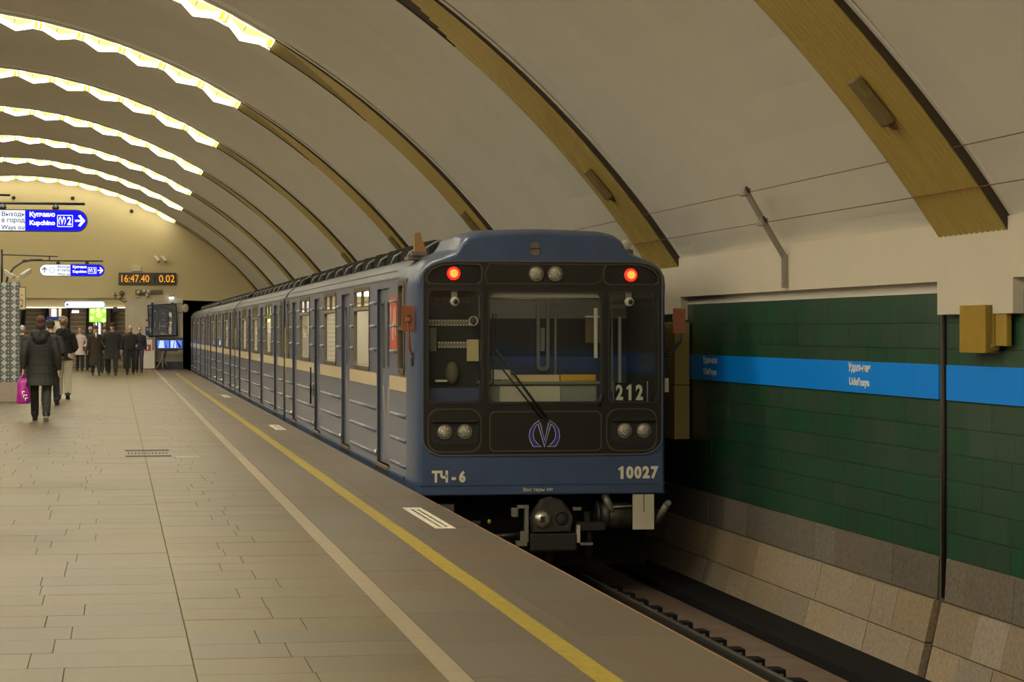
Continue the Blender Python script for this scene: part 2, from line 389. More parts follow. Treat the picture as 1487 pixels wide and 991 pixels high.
# ribs: backing box with sides painted dark for their shade, gold slats, lamps in the middle of the arch
TH_L = math.radians(30.9)                   # where the lamps end
def slat(j, n, mA, y0, t0, t1, nt, bb=None):
    w = RW/n; own = bb is None
    bb = bb or B(); ya = y0+j*w
    pr = [(0.008, 0.014), (0.16*w, -0.004), (0.84*w, -0.004), (w-0.008, 0.014)]
    rings = [[vp(t0+(t1-t0)*i/nt, ya+dy, R+dr) for dy, dr in pr] for i in range(nt+1)]
    bb.loft(rings, mA, smooth=False, cap=False, closed=False)
    for i in (0, nt):
        bb.face(rings[i], mA)
    return bb
NS = 13
for k in RIBS:
    y0 = Y1+S*(k-1); tn = k+3
    r = B()
    nn = 40
    t_end = TH_FOOT+0.008
    for sgn in (1, -1):
        A = [sgn*(TH_L+(t_end-TH_L)*i/24) for i in range(25)]
        prs = [(0, 0.09), (0, -0.004), (0.03, -0.004), (0.03, 0.015), (RW-0.02, 0.015), (RW-0.02, -0.002), (RW, -0.002), (RW, 0.09)]
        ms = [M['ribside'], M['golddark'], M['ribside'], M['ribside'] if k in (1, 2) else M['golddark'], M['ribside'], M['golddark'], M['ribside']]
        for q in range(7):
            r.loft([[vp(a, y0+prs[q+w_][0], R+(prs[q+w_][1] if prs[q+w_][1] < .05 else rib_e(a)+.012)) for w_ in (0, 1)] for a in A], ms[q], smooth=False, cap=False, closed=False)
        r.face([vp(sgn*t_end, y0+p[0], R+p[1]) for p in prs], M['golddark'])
    for sgn in (1, -1):                         # thin white edging in front of the dark side
        r.loft([[vp(sgn*(TH_L+(TH_FOOT-TH_L)*i/24), y0+dy, R+rib_e(sgn*(TH_L+(TH_FOOT-TH_L)*i/24))+dr) for dy, dr in ((-.07, .01), (-.07, -.008), (-.004, -.008))] for i in range(25)], M['white_trim'], smooth=False, cap=False, closed=False)
    # pale coffer over the lamps and its thin edges
    A = [-TH_L+2*TH_L*i/30 for i in range(31)]
    r.loft([[vp(a, y0, R+0.004), vp(a, y0, R+0.04), vp(a, y0+RW, R+0.04), vp(a, y0+RW, R+0.01)] for a in A], M['white_trim'], smooth=False, cap=False, closed=False)
    rib = r.build('trim_%d' % tn); rib['kind'] = 'structure'
    if k in (1, 2):
        for j in range(NS):
            t0 = TH_L+math.radians(0.5+9.0*j/NS)
            slat(j, NS, M['gold'], y0, t0, TH_FOOT+0.004, 22).build('slat', rib)
    jb = B()
    for j in range(NS):
        t0 = TH_L+math.radians(0.5+9.0*j/NS)
        if k not in (1, 2): slat(j, NS, M['gold'], y0, t0, TH_FOOT+0.004, 16, jb)
        slat(j, NS, M['gold'], y0, -t0, -TH_FOOT-0.004, 10, jb)
    jb.build('panel', rib)['kind'] = 'stuff'

# lamps of the arches: one string per rib, each unit a part
UL = 0.8155
def lamp_unit():
    u = B(); L = UL; V = [(0.015, 0.05), (0.42*L, 1.22), (L-0.015, 0.05)]
    zt, zb = 0.0, -0.115
    ap = (0.42*L, 0.42, zt+0.03)
    ring = [(0.0, 0.0, zt), (L, 0.0, zt), (V[2][0], V[2][1], zt), (V[1][0], V[1][1], zt), (V[0][0], V[0][1], zt)]
    for i in range(5): u.face([ring[i], ring[(i+1) % 5], ap], M['panelhot'] if i == 0 else M['panel'])
    for a, c in ((V[0], V[1]), (V[1], V[2])):
        d = Vector((c[1]-a[1], -(c[0]-a[0]), 0)).normalized()*0.02
        lo, hi = (0.0, 0.84) if c[0] > 0.5*L else (0.14, 1.0)
        e0 = tuple(a[i]+(c[i]-a[i])*lo for i in (0, 1)); e1 = tuple(a[i]+(c[i]-a[i])*hi for i in (0, 1))
        for (p, r2, m) in ((e0, e1, M['shade']), (a, e0, M['endcap']), (e1, c, M['endcap'])):
            if p == r2: continue
            P = [(*p, zt), (*r2, zt), (*r2, zb), (*p, zb)]
            u.face(P, m)
        P = [(*a, zt), (*c, zt), (*c, zb), (*a, zb)]
        u.face([(p[0]-d.x*.6, p[1]-d.y*.6, p[2]) for p in P[::-1]], M['shadeback'])
        u.face([P[3], P[2], (P[2][0]-d.x*.6, P[2][1]-d.y*.6, zb), (P[3][0]-d.x*.6, P[3][1]-d.y*.6, zb)], M['endcap'])
    u.face([(0.05, 0.16, zt), (0.40*L, 1.24, zt), (0.05, 1.24, zt)], M['fillpanel']); u.face([(L-0.05, 0.16, zt), (L-0.05, 1.24, zt), (0.44*L, 1.24, zt)], M['fillpanel'])  # glowing triangles added out of sight behind the shade to light the station
    u.box(0.41*L-.005, 0.41*L+.005, 0.40, 0.50, zt-0.05, zt+0.02, M['brownrim'])
    return u
uo = ul = None
ordn = ['', '', '', '', '', '', 'unseen nearest', 'unseen second']
names = {3: 'zigzag string of glowing lamps across the arch cut by the top edge', 4: 'longest wholly visible zigzag lamp string, high on the vault',
         5: 'zigzag lamp string on the second lit arch below the topmost', 6: 'zigzag lamp string on the middle lit arch, above the big blue sign',
         7: 'zigzag lamp string on the third lit arch counted from the end wall', 8: 'zigzag lamp string next but one before the end wall',
         9: 'zigzag lamp string closest to the end wall', 2: 'lamp string of the arch whose gold panel ends behind the train front', 1: 'lamp string of the widest gold arch over the platform',
         0: 'lamp string of the arch over the photographer', -1: 'lamp string of the arch just behind the photographer', -2: 'lamp string of the arch farthest behind the photographer'}
for k in RIBS:
    y0 = Y1+S*(k-1)
    t = thing('arch_lights', names[k], 'ceiling light', (XC, y0, ZC+R), 0, 'zigzag lamp strings on the arches')
    for i in range(16):
        th = -TH_L+2*TH_L*i/16
        p = Vector(vp(th, y0))-t.location
        if uo is None:
            uo = lamp_unit().build('lamp_unit', t, recalc=False); o = uo
        elif k == 9 and ul is None:
            ul = lamp_unit(); ul.mats = [{M['fillpanel']: M['fillpanellow'], M['shadeback']: M['shadebacklow']}.get(mm, mm) for mm in ul.mats]
            ul = ul.build('lamp_unit', t, recalc=False); o = ul
        elif k == 9: o = copy_part(ul, t)
        else: o = copy_part(uo, t)
        o.location = p; o.rotation_euler = (0, th+TH_L/16, 0)

# ---- platform floor
floor = B(); floor.box(-10.5, 2.83, -14, YEND+16, -0.35, -0.0045, M['floorbase'])
floor.box(-10.5, 2.80, -14, YEND+16, -1.2, -0.35, M['concrete'])
floor = floor.build('floor'); floor['kind'] = 'structure'
def tile_shape(bb, x0, x1, y0, y1, m, z=0.0, g=0.0014):
    c = 0.002
    x0 += g; x1 -= g; y0 += g; y1 -= g
    v = [(x0, y0, -0.006), (x1, y0, -0.006), (x1, y1, -0.006), (x0, y1, -0.006), (x0+c, y0+c, z), (x1-c, y0+c, z), (x1-c, y1-c, z), (x0+c, y1-c, z)]
    bb.add(v, [(4, 5, 6, 7), (0, 1, 5, 4), (1, 2, 6, 5), (2, 3, 7, 6), (3, 0, 4, 7)], m)
far = B(); rnd = random.Random(3)
ROW = 0.53; y = 7.6; NEAR = 25.0; cnt = 0; ri = 0
def pave(x0, x1, y0, y1, mn, mf):
    global cnt
    z = rnd.uniform(-0.0012, 0.0)
    vis = x1 > -1.3 and 10.0 < y0 < NEAR and cnt < 296
    if vis:
        t = B(); tile_shape(t, x0, x1, y0, y1, mn, z); t.build('tile', floor, recalc=False); cnt += 1
    else: tile_shape(far, x0, x1, y0, y1, mf, z)
while y < YEND+4:
    y2 = y+ROW+rnd.uniform(-0.02, 0.02)
    x = 0.356
    while x > -10.3:
        wd = rnd.uniform(0.40, 0.95) if x > -2 else rnd.uniform(0.5, 0.9)
        pave(max(x-wd, -10.3), x, y, y2, M['floorA'], M['floorAi']); x -= wd
    cut = [0.358+rnd.uniform(.3, .75)]; xs = [0.358]+cut+[1.452]
    yb = y+0.2
    for a, c in zip(xs, xs[1:]): pave(a, c, yb, y2+0.2 if True else y2, M['floorA'], M['floorAi'])
    y = y2; ri += 1
y = 7.0
while y < YEND:
    ln = rnd.uniform(0.9, 1.5); pave(1.568, 2.33, y, min(y+ln, YEND), M['floorC'], M['floorCi']); y += ln
y = 7.3
while y < YEND:
    ln = rnd.uniform(0.9, 1.7); pave(2.33, 2.832, y, min(y+ln, YEND), M['floorC'], M['floorCi']); y += ln
y = 7.3
while y < YEND:
    ln = 1.2; x = B(); tile_shape(x, 1.452, 1.568, y, y+ln, M['strip'])
    if y < 30: x.build('strip_slab', floor, recalc=False)
    else: tile_shape(far, 1.452, 1.568, y, min(y+ln, YEND), M['strip'])
    y += ln
far.build('far_paving', floor, recalc=False)['kind'] = 'stuff'
s = B(); y = 7.0
while y < 88:
    s.box(2.095+rnd.uniform(-.004, .004), 2.212+rnd.uniform(-.004, .004), y, y+2.0, -0.004, 0.0016, M['yellow']); y += 2.0
s.build('safety_line', floor)
s = B(); s.box(2.828, 2.842, -10, YEND, -0.05, 0.0005, M['edgeline']); s.build('platform_edge', floor)
# bars of the drain set in the floor
dg = thing('drain_grate', 'dark slotted drain grate let into the platform floor', 'grate', (0.4, 30.9, 0.0))
for dy in (-0.72, -0.36, 0.0, 0.36, 0.72)[::4]:
    q = B(); q.box(-0.28, 0.28, dy-0.13, dy+0.13, 0.0002, 0.004, M['black']); q.build('slot_bar', dg)
q = B()
for i in range(12): q.box(-0.25+i*0.043, -0.23+i*0.043, -0.12, 0.12, 0.0002, 0.004, M['black'])
q.build('perforated_plate', dg)
q = B(); q.box(0.72, 1.02, 29.93, 30.05, 0.0004, 0.003, M['paper']); tag(q.build('floor_mark'), 'short white painted dash on the platform beside the drain grate', 'floor mark')
# stickers on the edge stones
for n, (x0, x1, ya, yb, lab) in enumerate(((2.47, 2.63, 18.75, 21.0, 'nearest white warning sticker on the edge stones, below the cab'),
                                      (2.47, 2.63, 37.8, 39.8, 'white warning sticker on the edge stones midway along the first two cars'),
                                      (2.49, 2.64, 56.2, 58.5, 'farthest small white sticker on the edge stones'))):
    q = B(); q.box(x0, x1, ya, yb, 0.0003, 0.003, M['paper'])
    for row in range(2):
        yy = ya+0.15
        while yy < yb-0.25:
            l = rnd.uniform(0.06, 0.16); xx = x0+0.045+0.05*row
            q.box(xx, xx+0.022, yy, min(yy+l, yb-.1), 0.003, 0.0036, M['darkmetal']); yy += l+0.05
    tag(q.build('floor_sticker'), lab, 'sticker', 'white stickers on the platform edge')

# ---- track
tb = B(); tb.box(2.8, 6.4, -14, YEND+30, -1.35, -1.2, M['trackbed']); tb.box(-13.9, -10.5, -14, YEND, -1.35, -1.2, M['trackbed'])
tb = tb.build('floor'); tb['kind'] = 'structure'
def rail(x, label):
    t = thing('rail', label, 'rail', (x, 40, -1.2))
    q = B()
    q.box(-0.06, 0.06, -54, 70, 0, 0.02, M['rail']); q.box(-0.012, 0.012, -54, 70, 0.02, 0.14, M['rail']); q.box(-0.033, 0.033, -54, 70, 0.135, 0.166, M['rail'])
    q.box(-0.022, 0.022, -54, 70, 0.1655, 0.1675, M['railtop']); q.build('rail_body', t)
    return t
rl = rail(4.89, 'running rail of the track on the side of the green wall')
rail(3.62, 'running rail under the platform edge, mostly hidden')
ch = None
for i in range(26):
    yy = 9.2+0.62*i-40
    if ch is None:
        q = B(); q.box(0.06, 0.31, -0.10, 0.10, 0, 0.085, M['soot'], c=0.008); q.tube([(0.12, 0, .08), (0.12, 0, .125)], 0.02, M['greyiron'], 6)
        q.box(0.075, 0.16, -0.045, 0.045, 0.085, 0.1, M['dirty']); ch = q.build('rail_chair', rl); ch.location = (0, yy, 0)
    else: copy_part(ch, rl, (0, yy, 0))
for yy in (15.0, 14.2):
    q = B(); q.box(-0.064, -0.061, yy-40-.012, yy-40+.012, 0.0, 0.16, M['white']); q.build('paint_mark', rl)
q = B(); q.box(5.66, 6.10, -14, YEND, -1.2, -1.105, M['soot'], c=0.01)
tag(q.build('contact_rail_cover'), 'long black cover of the power rail at the foot of the wall', 'rail cover')

# ---- right wall: cornice, tiles, stone base
q = B()
outl = []
for k in RIBS:                               # outline in (y, z), stepping down under every rib
    yr = Y1+S*(k-1)
    outl += [(yr-0.10, 1.925), (yr-0.10, 1.672), (yr+0.30, 1.672), (yr+0.30, 1.735), (yr+0.96, 1.735), (yr+0.96, 1.672), (yr+RW+0.03, 1.672), (yr+RW+0.03, 1.925)]
outl = [(-14.2, 1.925)]+[p for p in outl if p[0] > -14.1 and p[0] < YEND]+[(YEND, 1.925), (YEND, 2.36), (-14.2, 2.36)]
q.plate(outl, [], lambda a, c: (XW, a, c), lambda a, c: (XW+0.3, a, c), M['plaster'])
cornice = q.build('trim_1'); cornice['kind'] = 'structure'
q = B(); q.box(XT+0.012, XT+0.4, -14, YEND, -0.20, 1.95, M['grout']); q.box(XT-0.004, XT+0.1, -14, YEND, 1.84, 1.95, M['white_trim'])
q.face([(XT+.03, -14, -0.19), (XT+.03, YEND, -0.19), (6.20, YEND, -1.2), (6.20, -14, -1.2)], M['wallbase'])
wallr = q.build('wall_right'); wallr['kind'] = 'structure'
joints = [(Y1+S*(k-1)+RW+0.03, Y1+S*(k-1)+RW+0.20) for k in RIBS]
def clear(y0, y1): return all(y1 <= a or y0 >= c for a, c in joints)
rw = random.Random(5); tcnt = 0
fart = B()
zr = [-0.19+0.2*i for i in range(11)]; zr[-1] = 1.838
def wtile(y0, y1, z0, z1, near):
    g = 0.0005; d = rw.uniform(0, 0.0012); c = 0.0006
    X0 = XT+0.02; X1 = XT-d
    a0, a1, c0, c1 = y0+g, y1-g, z0+.0012, z1-.0012
    v = [(X0, a0, c0), (X0, a1, c0), (X0, a1, c1), (X0, a0, c1), (X1, a0+c, c0+c), (X1, a1-c, c0+c), (X1, a1-c, c1-c), (X1, a0+c, c1-c)]
    f = [(4, 7, 6, 5), (0, 4, 5, 1), (1, 5, 6, 2), (2, 6, 7, 3), (3, 7, 4, 0)]
    t = B() if near else fart
    t.add(v, f, M['green'])
    if near: t.build('tile', wallr, recalc=False)
for i in range(10):
    for k in RIBS:
        ya = Y1+S*(k-1)+RW+0.20; yb = Y1+S*k+RW+0.03; y = ya; first = True
        while y < yb-1e-3:
            ln = rw.choice((0.42, 0.5, 0.5, 0.58)) if not (first and i % 2) else 0.3
            first = False
            y2 = y+ln if y+ln < yb-0.15 else yb
            near = 14.6 < y < 26.2 and tcnt < 292 and (zr[i+1] > -0.1)
            if y < 60: wtile(y, y2, zr[i], zr[i+1], near)
            if near: tcnt += 1
            y = y2
fart.build('tiles', wallr, recalc=False)['kind'] = 'stuff'
# stone courses
fars = B()
courses = [((XT-0.004, -0.19), (XT-0.02, -0.525), M['granite']), ((XT-0.045, -0.53), (XT-0.12, -0.858), M['pink']), ((XT-0.12, -0.862), (XT-0.20, -1.2), M['pink'])]
for ci, (p, r2, m) in enumerate(courses):
    for k in RIBS:
        ya = Y1+S*(k-1)+RW+0.20; yb = Y1+S*k+RW+0.03; y = ya
        while y < yb-1e-3:
            ln = rw.uniform(0.5, 1.15); y2 = y+ln if y+ln < yb-0.3 else yb
            if ci == 2 and abs(y-ya) < 1e-3: y2 = y+0.3
            near = 13.0 < y < 27
            d = rw.uniform(0, 0.006); g = 0.003
            t = B() if near else fars
            x0, z0 = p; x1, z1 = r2
            F = [(x0-d, y+g, z0-g), (x0-d, y2-g, z0-g), (x1-d, y2-g, z1+g), (x1-d, y+g, z1+g)]
            K = [(a+0.06+d, c, e) for a, c, e in F]
            t.add(F+K, [(0, 1, 2, 3), (0, 4, 5, 1), (1, 5, 6, 2), (2, 6, 7, 3), (3, 7, 4, 0)], m)
            if y < 60 and near: t.build('stone', wallr)
            y = y2
fars.build('stones', wallr)['kind'] = 'stuff'
# dark expansion joints: recessed channel with a dark pipe
q = B()
for a, c in joints:
    q.box(XT+0.005, XT+0.011, a, c, -0.19, 1.70, M['black']); q.tube([(XT-0.005, a+0.06, -0.5), (XT-0.005, a+0.06, 1.70)], 0.022, M['black'], 6)
    q.box(XT-0.012, XT-0.0, a+0.11, a+0.125, -0.5, 1.70, M['brownmetal'])
q.build('joint_channel', wallr)['kind'] = 'stuff'
# blue name stripe: separate boards with lettering
stripe_edges = {1: [(17.87, 18.45), (18.45, 23.14), (23.14, 26.25)], 0: [(7.8, 12.6), (12.6, 17.70)], 2: [(27.96, 32), (32, 37.8)]}
bn = 0
blab = {(17.87, 18.45): 'short blank blue board next to the dark joint', (18.45, 23.14): 'long blue station name board with clear white lettering', (23.14, 26.25): 'blue station name board in shade beside the train cab',
        (12.6, 17.70): 'blank blue board right of the dark joint', (7.8, 12.6): 'blue board of the wall beyond the right edge', (27.96, 32): 'blue board hidden beside the first car', (32, 37.8): 'blue board hidden farther along the first car'}
def name_on(parent, y):
    rot = (PI/2, 0, -PI/2)
    text('lettering', 'Удельная', 0.1, M['letterw'], parent, (XT-0.0165, y, 1.185), rot, 0.001, 0.0035, fit=(0.62, 0.09))
    text('lettering', "Udel'naya", 0.1, M['letterw'], parent, (XT-0.0165, y-0.03, 1.06), rot, 0.001, 0.0035, fit=(0.56, 0.09))
for bay in (1, 0, 2):
    for (a, c) in stripe_edges[bay]:
        q = B(); q.box(XT-0.016, XT-0.003, a+0.002, c-0.002, 1.02, 1.288, M['bluestripe'])
        o = q.build('name_board'); tag(o, blab[(a, c)], 'name board', 'blue stripe boards on the green wall')
        if (a, c) == (18.45, 23.14): name_on(o, 20.2)
        if (a, c) == (23.14, 26.25): name_on(o, 25.45)
# yellow fluted fixture under the first rib and its side box
M['ochregold'] = mat('ochre_gold', (0.42, 0.275, 0.03), 0.45, metal=0.1, noise=0.15, nscale=5)
t = thing('fluted_box', 'yellow fluted box hanging from the cornice on the green wall', 'speaker box', (XW-0.02, 16.82, 1.39))
q = B()
for i in range(13): q.tube([(-0.02, -0.247+i*0.0412, 0.0), (-0.02, -0.247+i*0.0412, 0.345)], 0.0165, M['ochregold'], 6, smooth=False)
q.box(-0.02, 0.07, -0.265, 0.265, 0.002, 0.343, M['golddark']); q.build('fluted_cover', t)
q = B(); q.box(0.03, 0.07, -0.53, -0.31, 0.05, 0.29, M['ochregold'], c=0.005); q.box(0.028, 0.07, -0.51, -0.33, 0.29, 0.30, M['golddark']); q.build('side_box', t)
q = B(); q.box(-0.0, 0.03, -0.32, -0.30, 0.04, 0.06, M['steel']); q.box(0.02, 0.06, -0.31, -0.26, 0.02, 0.28, M['golddark']); q.build('bracket', t)
q = B(); q.box(6.09, XW+0.06, 26.05, 27.1, 0.95, 1.64, M['olive'], c=0.006); q.box(6.085, XW+0.06, 26.05, 27.1, 0.35, 0.945, M['olive'], c=0.006)
tag(q.build('wall_cabinet'), 'tall olive yellow cabinet on the wall between cab and name board', 'cabinet')

# cable brackets and their two wires
t = thing('wire_bracket', 'bent zinc bracket on the cornice carrying two wires', 'bracket', (XW, 21.90, 1.95))
q = B(); q.box(-0.05, -0.002, -0.03, 0.03, 0, 0.31, M['zinc']); q.build('lower_bar', t)
pA = Vector((-0.03, 0.0, 0.29)); pB = Vector((-0.41, -0.03, 0.905))
q = B(); q.tube([pA, pB], [(0.03, 0.012)]*2, M['zinc'], 4, smooth=False); q.build('upper_bar', t)
for f in (0.97, 0.52):
    p = pA.lerp(pB, f); q = B(); q.box(p.x-0.035, p.x+0.035, p.y-0.02, p.y+0.14, p.z-0.03, p.z+0.045, M['zinc'], c=0.01)
    q.tube([p+Vector((-.02, -.05, .05)), p+Vector((.02, -.02, .0))], 0.012, M['darkmetal'], 6); q.build('clamp', t)
cA = t.location+pA.lerp(pB, 0.97); cB = t.location+pA.lerp(pB, 0.52)
for c, lb in ((cA, 'upper thin red-brown wire along the vault'), (cB, 'lower thin red-brown wire along the vault')):
    q = B(); q.tube([(c.x, -8, c.z), (c.x, 96, c.z)], 0.004, M['wire'], 5); tag(q.build('wire'), lb, 'wire', 'wires along the vault')
# other brackets out along the wall, one behind the train and one nearer
for yy, lb in ((11.76, 'zinc wire bracket on the cornice beyond the right edge'), (31.94, 'zinc wire bracket behind the leading car')):
    c = copy_tree(t); c.location.y = yy; c['label'] = lb; c['group'] = 'wire brackets'
t['group'] = 'wire brackets'

# lamp fixtures on the lower ends of the ribs
def rib_fixture(k, dy, label):
    y0 = Y1+S*(k-1)+dy; th = math.radians(50.4)
    t = thing('rib_lamp', label, 'wall lamp', vp(th, y0, R-0.012), 0, 'box lamps on the gold ribs'); t.rotation_euler = (0, th, 0)
    q = B(); q.box(-0.22, 0.20, -0.12, 0.05, -0.075, -0.002, M['lampbrown'], c=0.015); q.build('ribbed_cover', t)
    q = B(); q.box(-0.21, 0.22, 0.02, 0.14, -0.045, -0.0, M['golddark'], c=0.008)
    for x in (-0.17, 0.17): q.tube([(x, 0.09, -0.06), (x, 0.09, -0.04)], 0.012, M['steel'], 8)
    q.build('body', t)
    q = B()
    for i in range(3): q.tube([(0.20, -0.03+0.03*i, -0.03), (0.27, -0.03+0.03*i, -0.008)], 0.006, M['golddark'], 5)
    q.build('cable', t)
rl_lab = {1: 'brown box lamp on the widest gold rib at the right', 2: 'brown box lamp on the gold rib ending beside the cab roof', 3: 'box lamp on the gold rib ending above the cab roof',
          4: 'box lamp on the rib ending behind the roof vents of the first car', 5: 'box lamp on the next rib beyond, low over the roof vents'}
for k in (1, 2, 3, 4, 5): rib_fixture(k, 0.75, rl_lab[k])

# ---- left side, unseen from here but part of the hall
q = B(); q.box(-14.3, -13.9, -14, YEND, -1.3, 2.35, M['plaster']); o = q.build('wall_left'); o['kind'] = 'structure'
q = B(); q.box(-14.3, 6.6, -14.6, -14.2, -1.3, 7.9, M['plaster']); o = q.build('wall_back'); o['kind'] = 'structure'

# ---- end wall with the hall opening and the tunnel mouth
arch = [vp(TH_FOOT-2*TH_FOOT*i/60, 0, R+0.3) for i in range(61)]
outl = [(-10.5, 0), (-8, 0), (-8, 2.86), (0.381, 2.86), (0.381, 0), (2.68, 0), (2.68, -1.2), (2.68, 2.78), (4.6, 2.72), (5.4, 2.5), (5.85, 2.1), (5.95, -1.2), (6.3, -1.2), (6.3, 2.2)]+[(p[0], p[2]) for p in arch]+[(-13.9, -1.2), (-10.5, -1.2)]
outl = [p for i, p in enumerate(outl) if p != (2.68, -1.2)]
q = B(); q.plate(outl, [], lambda a, c: (a, YEND, c), lambda a, c: (a, YEND+0.5, c), M['endplaster'])
wf = q.build('wall_far'); wf['kind'] = 'structure'
q = B(); q.box(-8, 0.381, YEND+0.22, YEND+0.45, 2.50, 2.87, M['endplaster']); q.box(-8, 0.381, YEND+0.12, YEND+0.45, 2.455, 2.50, M['soffit']); o = q.build('trim_20'); o['kind'] = 'structure'  # lower strip glows in place of light falling on white soffit paint
for i in range(4):                            # marble slabs beside the opening
    for j in range(3):
        q = B(); x0 = 0.385+i*0.573; z0 = 0.0+j*0.953
        q.box(x0+.003, x0+.57, YEND-0.03, YEND+.001, z0+.003, z0+.95, M['marble']); q.build('marble_slab', wf)
q = B(); q.box(1.58, 2.66, YEND-0.045, YEND-0.029, 0, 0.30, M['darkmetal']); o = q.build('baseboard_far'); o['kind'] = 'structure'
q = B()                                       # tunnel tube beyond
q.box(2.2, 2.6, YEND+0.5, YEND+30, -1.2, 3.0, M['concrete']); q.box(5.95, 6.3, YEND+0.5, YEND+30, -1.2, 3.0, M['concrete']); q.box(2.2, 6.3, YEND+.5, YEND+30, 2.8, 3.0, M['concrete']); q.box(2.2, 6.3, YEND+29, YEND+30, -1.2, 3, M['concrete'])
o = q.build('wall_tunnel'); o['kind'] = 'structure'

# ================================================================== THE TRAIN
def part(bb, name, parent, root, **kw):
    o = bb.build(name, parent, **kw); o.data.transform(Matrix.Translation(-root.location)); return o
def tpart(root, parent, *a, **kw):
    o = text(*a[:4], parent, Vector(a[4])-root.location, **kw); return o
CX = 4.27; X0 = 2.95; X1 = 5.59; ZB = -0.10
ROOF = [(0, 2.02), (.015, 2.12), (.07, 2.215), (.17, 2.295), (.38, 2.365), (.75, 2.42), (1.32, 2.445)]
ROOFP = [(X0+a, z) for a, z in ROOF]+[(X1-a, z) for a, z in ROOF[-2::-1]]

def car_side(root, y0, y1, doors, wins, narrow, bead_spans, stripes, zb=ZB):
    """left side of one car with its openings, doors, windows; y0..y1 along the track"""
    holes = [(a, c, 0.06, 2.035) for a, c in doors]+[(a, c, 1.105, 2.045) for a, c in wins]+[(a, c, 1.12, 2.04) for a, c in narrow]
    ys = sorted({y0, y1, *[h[0] for h in holes], *[h[1] for h in holes]}); zs = sorted({zb, 2.10, *[h[2] for h in holes], *[h[3] for h in holes]})
    q = B()
    for a, c in zip(ys, ys[1:]):
        for e, f in zip(zs, zs[1:]):
            if any(h[0] <= a+1e-4 and c <= h[1]+1e-4 and h[2] <= e+1e-4 and f <= h[3]+1e-4 for h in holes): continue
            q.face([(X0, a, e), (X0, c, e), (X0, c, f), (X0, a, f)], M['traingrey'])
    for a, c, e, f in holes:
        d = 0.05 if e < 0.5 else 0.03; m = M['jamb'] if e < 0.5 else M['brownrim']
        q.face([(X0, a, e), (X0+d, a, e), (X0+d, a, f), (X0, a, f)], m); q.face([(X0, c, e), (X0+d, c, e), (X0+d, c, f), (X0, c, f)], m)
        q.face([(X0, a, f), (X0, c, f), (X0+d, c, f), (X0+d, a, f)], m); q.face([(X0, a, e), (X0, c, e), (X0+d, c, e), (X0+d, a, e)], m)
    q.face([(X1, y0, zb), (X1, y1, zb), (X1, y1, 2.02), (X1, y0, 2.02)], M['trainblue'])
    part(q, 'side_wall', root, root)
    q = B()                                   # pressed ribs
    for a, c, zz in bead_spans:
        for z in zz:
            q.loft([[(X0, yy, z-.022), (X0-.011, yy, z-.012), (X0-.016, yy, z), (X0-.011, yy, z+.012), (X0, yy, z+.022)] for yy in (a+.03, c-.03)], M['traingrey'], smooth=True, closed=False)
    part(q, 'pressed_ribs', root, root)
    q = B()
    for a, c in stripes: q.box(X0-0.006, X0+0.002, a, c, 0.915, 1.065, M['cream'])
    part(q, 'cream_stripe', root, root)
    q = B(); q.box(X0-0.012, X0+0.03, y0+.05, y1-.05, zb, zb+0.115, M['traindeep']); q.box(X0-0.02, X0, y0+.1, y1-.1, 0.02, 0.045, M['traindeep']); part(q, 'skirt', root, root)
    for a, c in doors:
        mid = (a+c)/2
        for s0, s1 in ((a, mid-.006), (mid+.006, c)):
            xd = X0+0.035
            q = B(); wz = rrect(s0+0.13, s1-0.13, 1.13, 1.88, 0.05, 4)
            q.plate([(s0, 0.06), (s1, 0.06), (s1, 2.035), (s0, 2.035)], [wz], lambda u, v: (xd, u, v), lambda u, v: (xd+0.03, u, v), M['traingrey'])
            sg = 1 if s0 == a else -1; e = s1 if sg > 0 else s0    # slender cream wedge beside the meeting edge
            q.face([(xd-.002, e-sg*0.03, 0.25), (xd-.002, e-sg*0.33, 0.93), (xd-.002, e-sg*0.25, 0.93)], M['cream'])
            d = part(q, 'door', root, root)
            q = B(); q.plate(wz, [rrect(s0+0.15, s1-0.15, 1.15, 1.86, 0.04, 4)], lambda u, v: (xd-0.006, u, v), lambda u, v: (xd, u, v), M['brownrim'], back=False); part(q, 'window_rim', d, root)
            q = B(); q.plate(wz, [], lambda u, v: (xd+0.01, u, v), lambda u, v: (xd+.012, u, v), M['sideglass'], sides=False, back=False); part(q, 'pane', d, root)
        q = B(); q.box(X0-0.03, X0+0.05, a-.02, c+.02, 0.025, 0.06, M['brownmetal']); q.box(X0-0.02, X0+0.05, a, c, -0.02, 0.025, M['black']); part(q, 'door_sill', root, root)
        q = B(); q.tube([(X0-0.012, c+.03, 0.12), (X0-0.012, c+.03, .19)], 0.02, M['steel'], 6); part(q, 'door_guide', root, root)
    for a, c in wins:
        q = B(); o_ = rrect(a-.03, c+.03, 1.075, 2.075, 0.07, 4); h1 = rrect(a+.02, c-.02, 1.125, 1.785, 0.05, 4); h2 = rrect(a+.02, (a+c)/2-.012, 1.845, 2.025, 0.02, 2); h3 = rrect((a+c)/2+.012, c-.02, 1.845, 2.025, 0.02, 2)
        q.plate(o_, [h1, h2, h3], lambda u, v: (X0-.012, u, v), lambda u, v: (X0+.025, u, v), M['brownrim'])
        f = part(q, 'window', root, root)
        for h in (h1, h2, h3):
            q = B(); q.plate(h, [], lambda u, v: (X0+.008, u, v), None, M['sideglass'], sides=False, back=False); part(q, 'pane', f, root)
        q = B(); q.box(X0-.02, X0-.01, a+.02, c-.02, 1.80, 1.83, M['steel']); part(q, 'vent_rail', f, root)
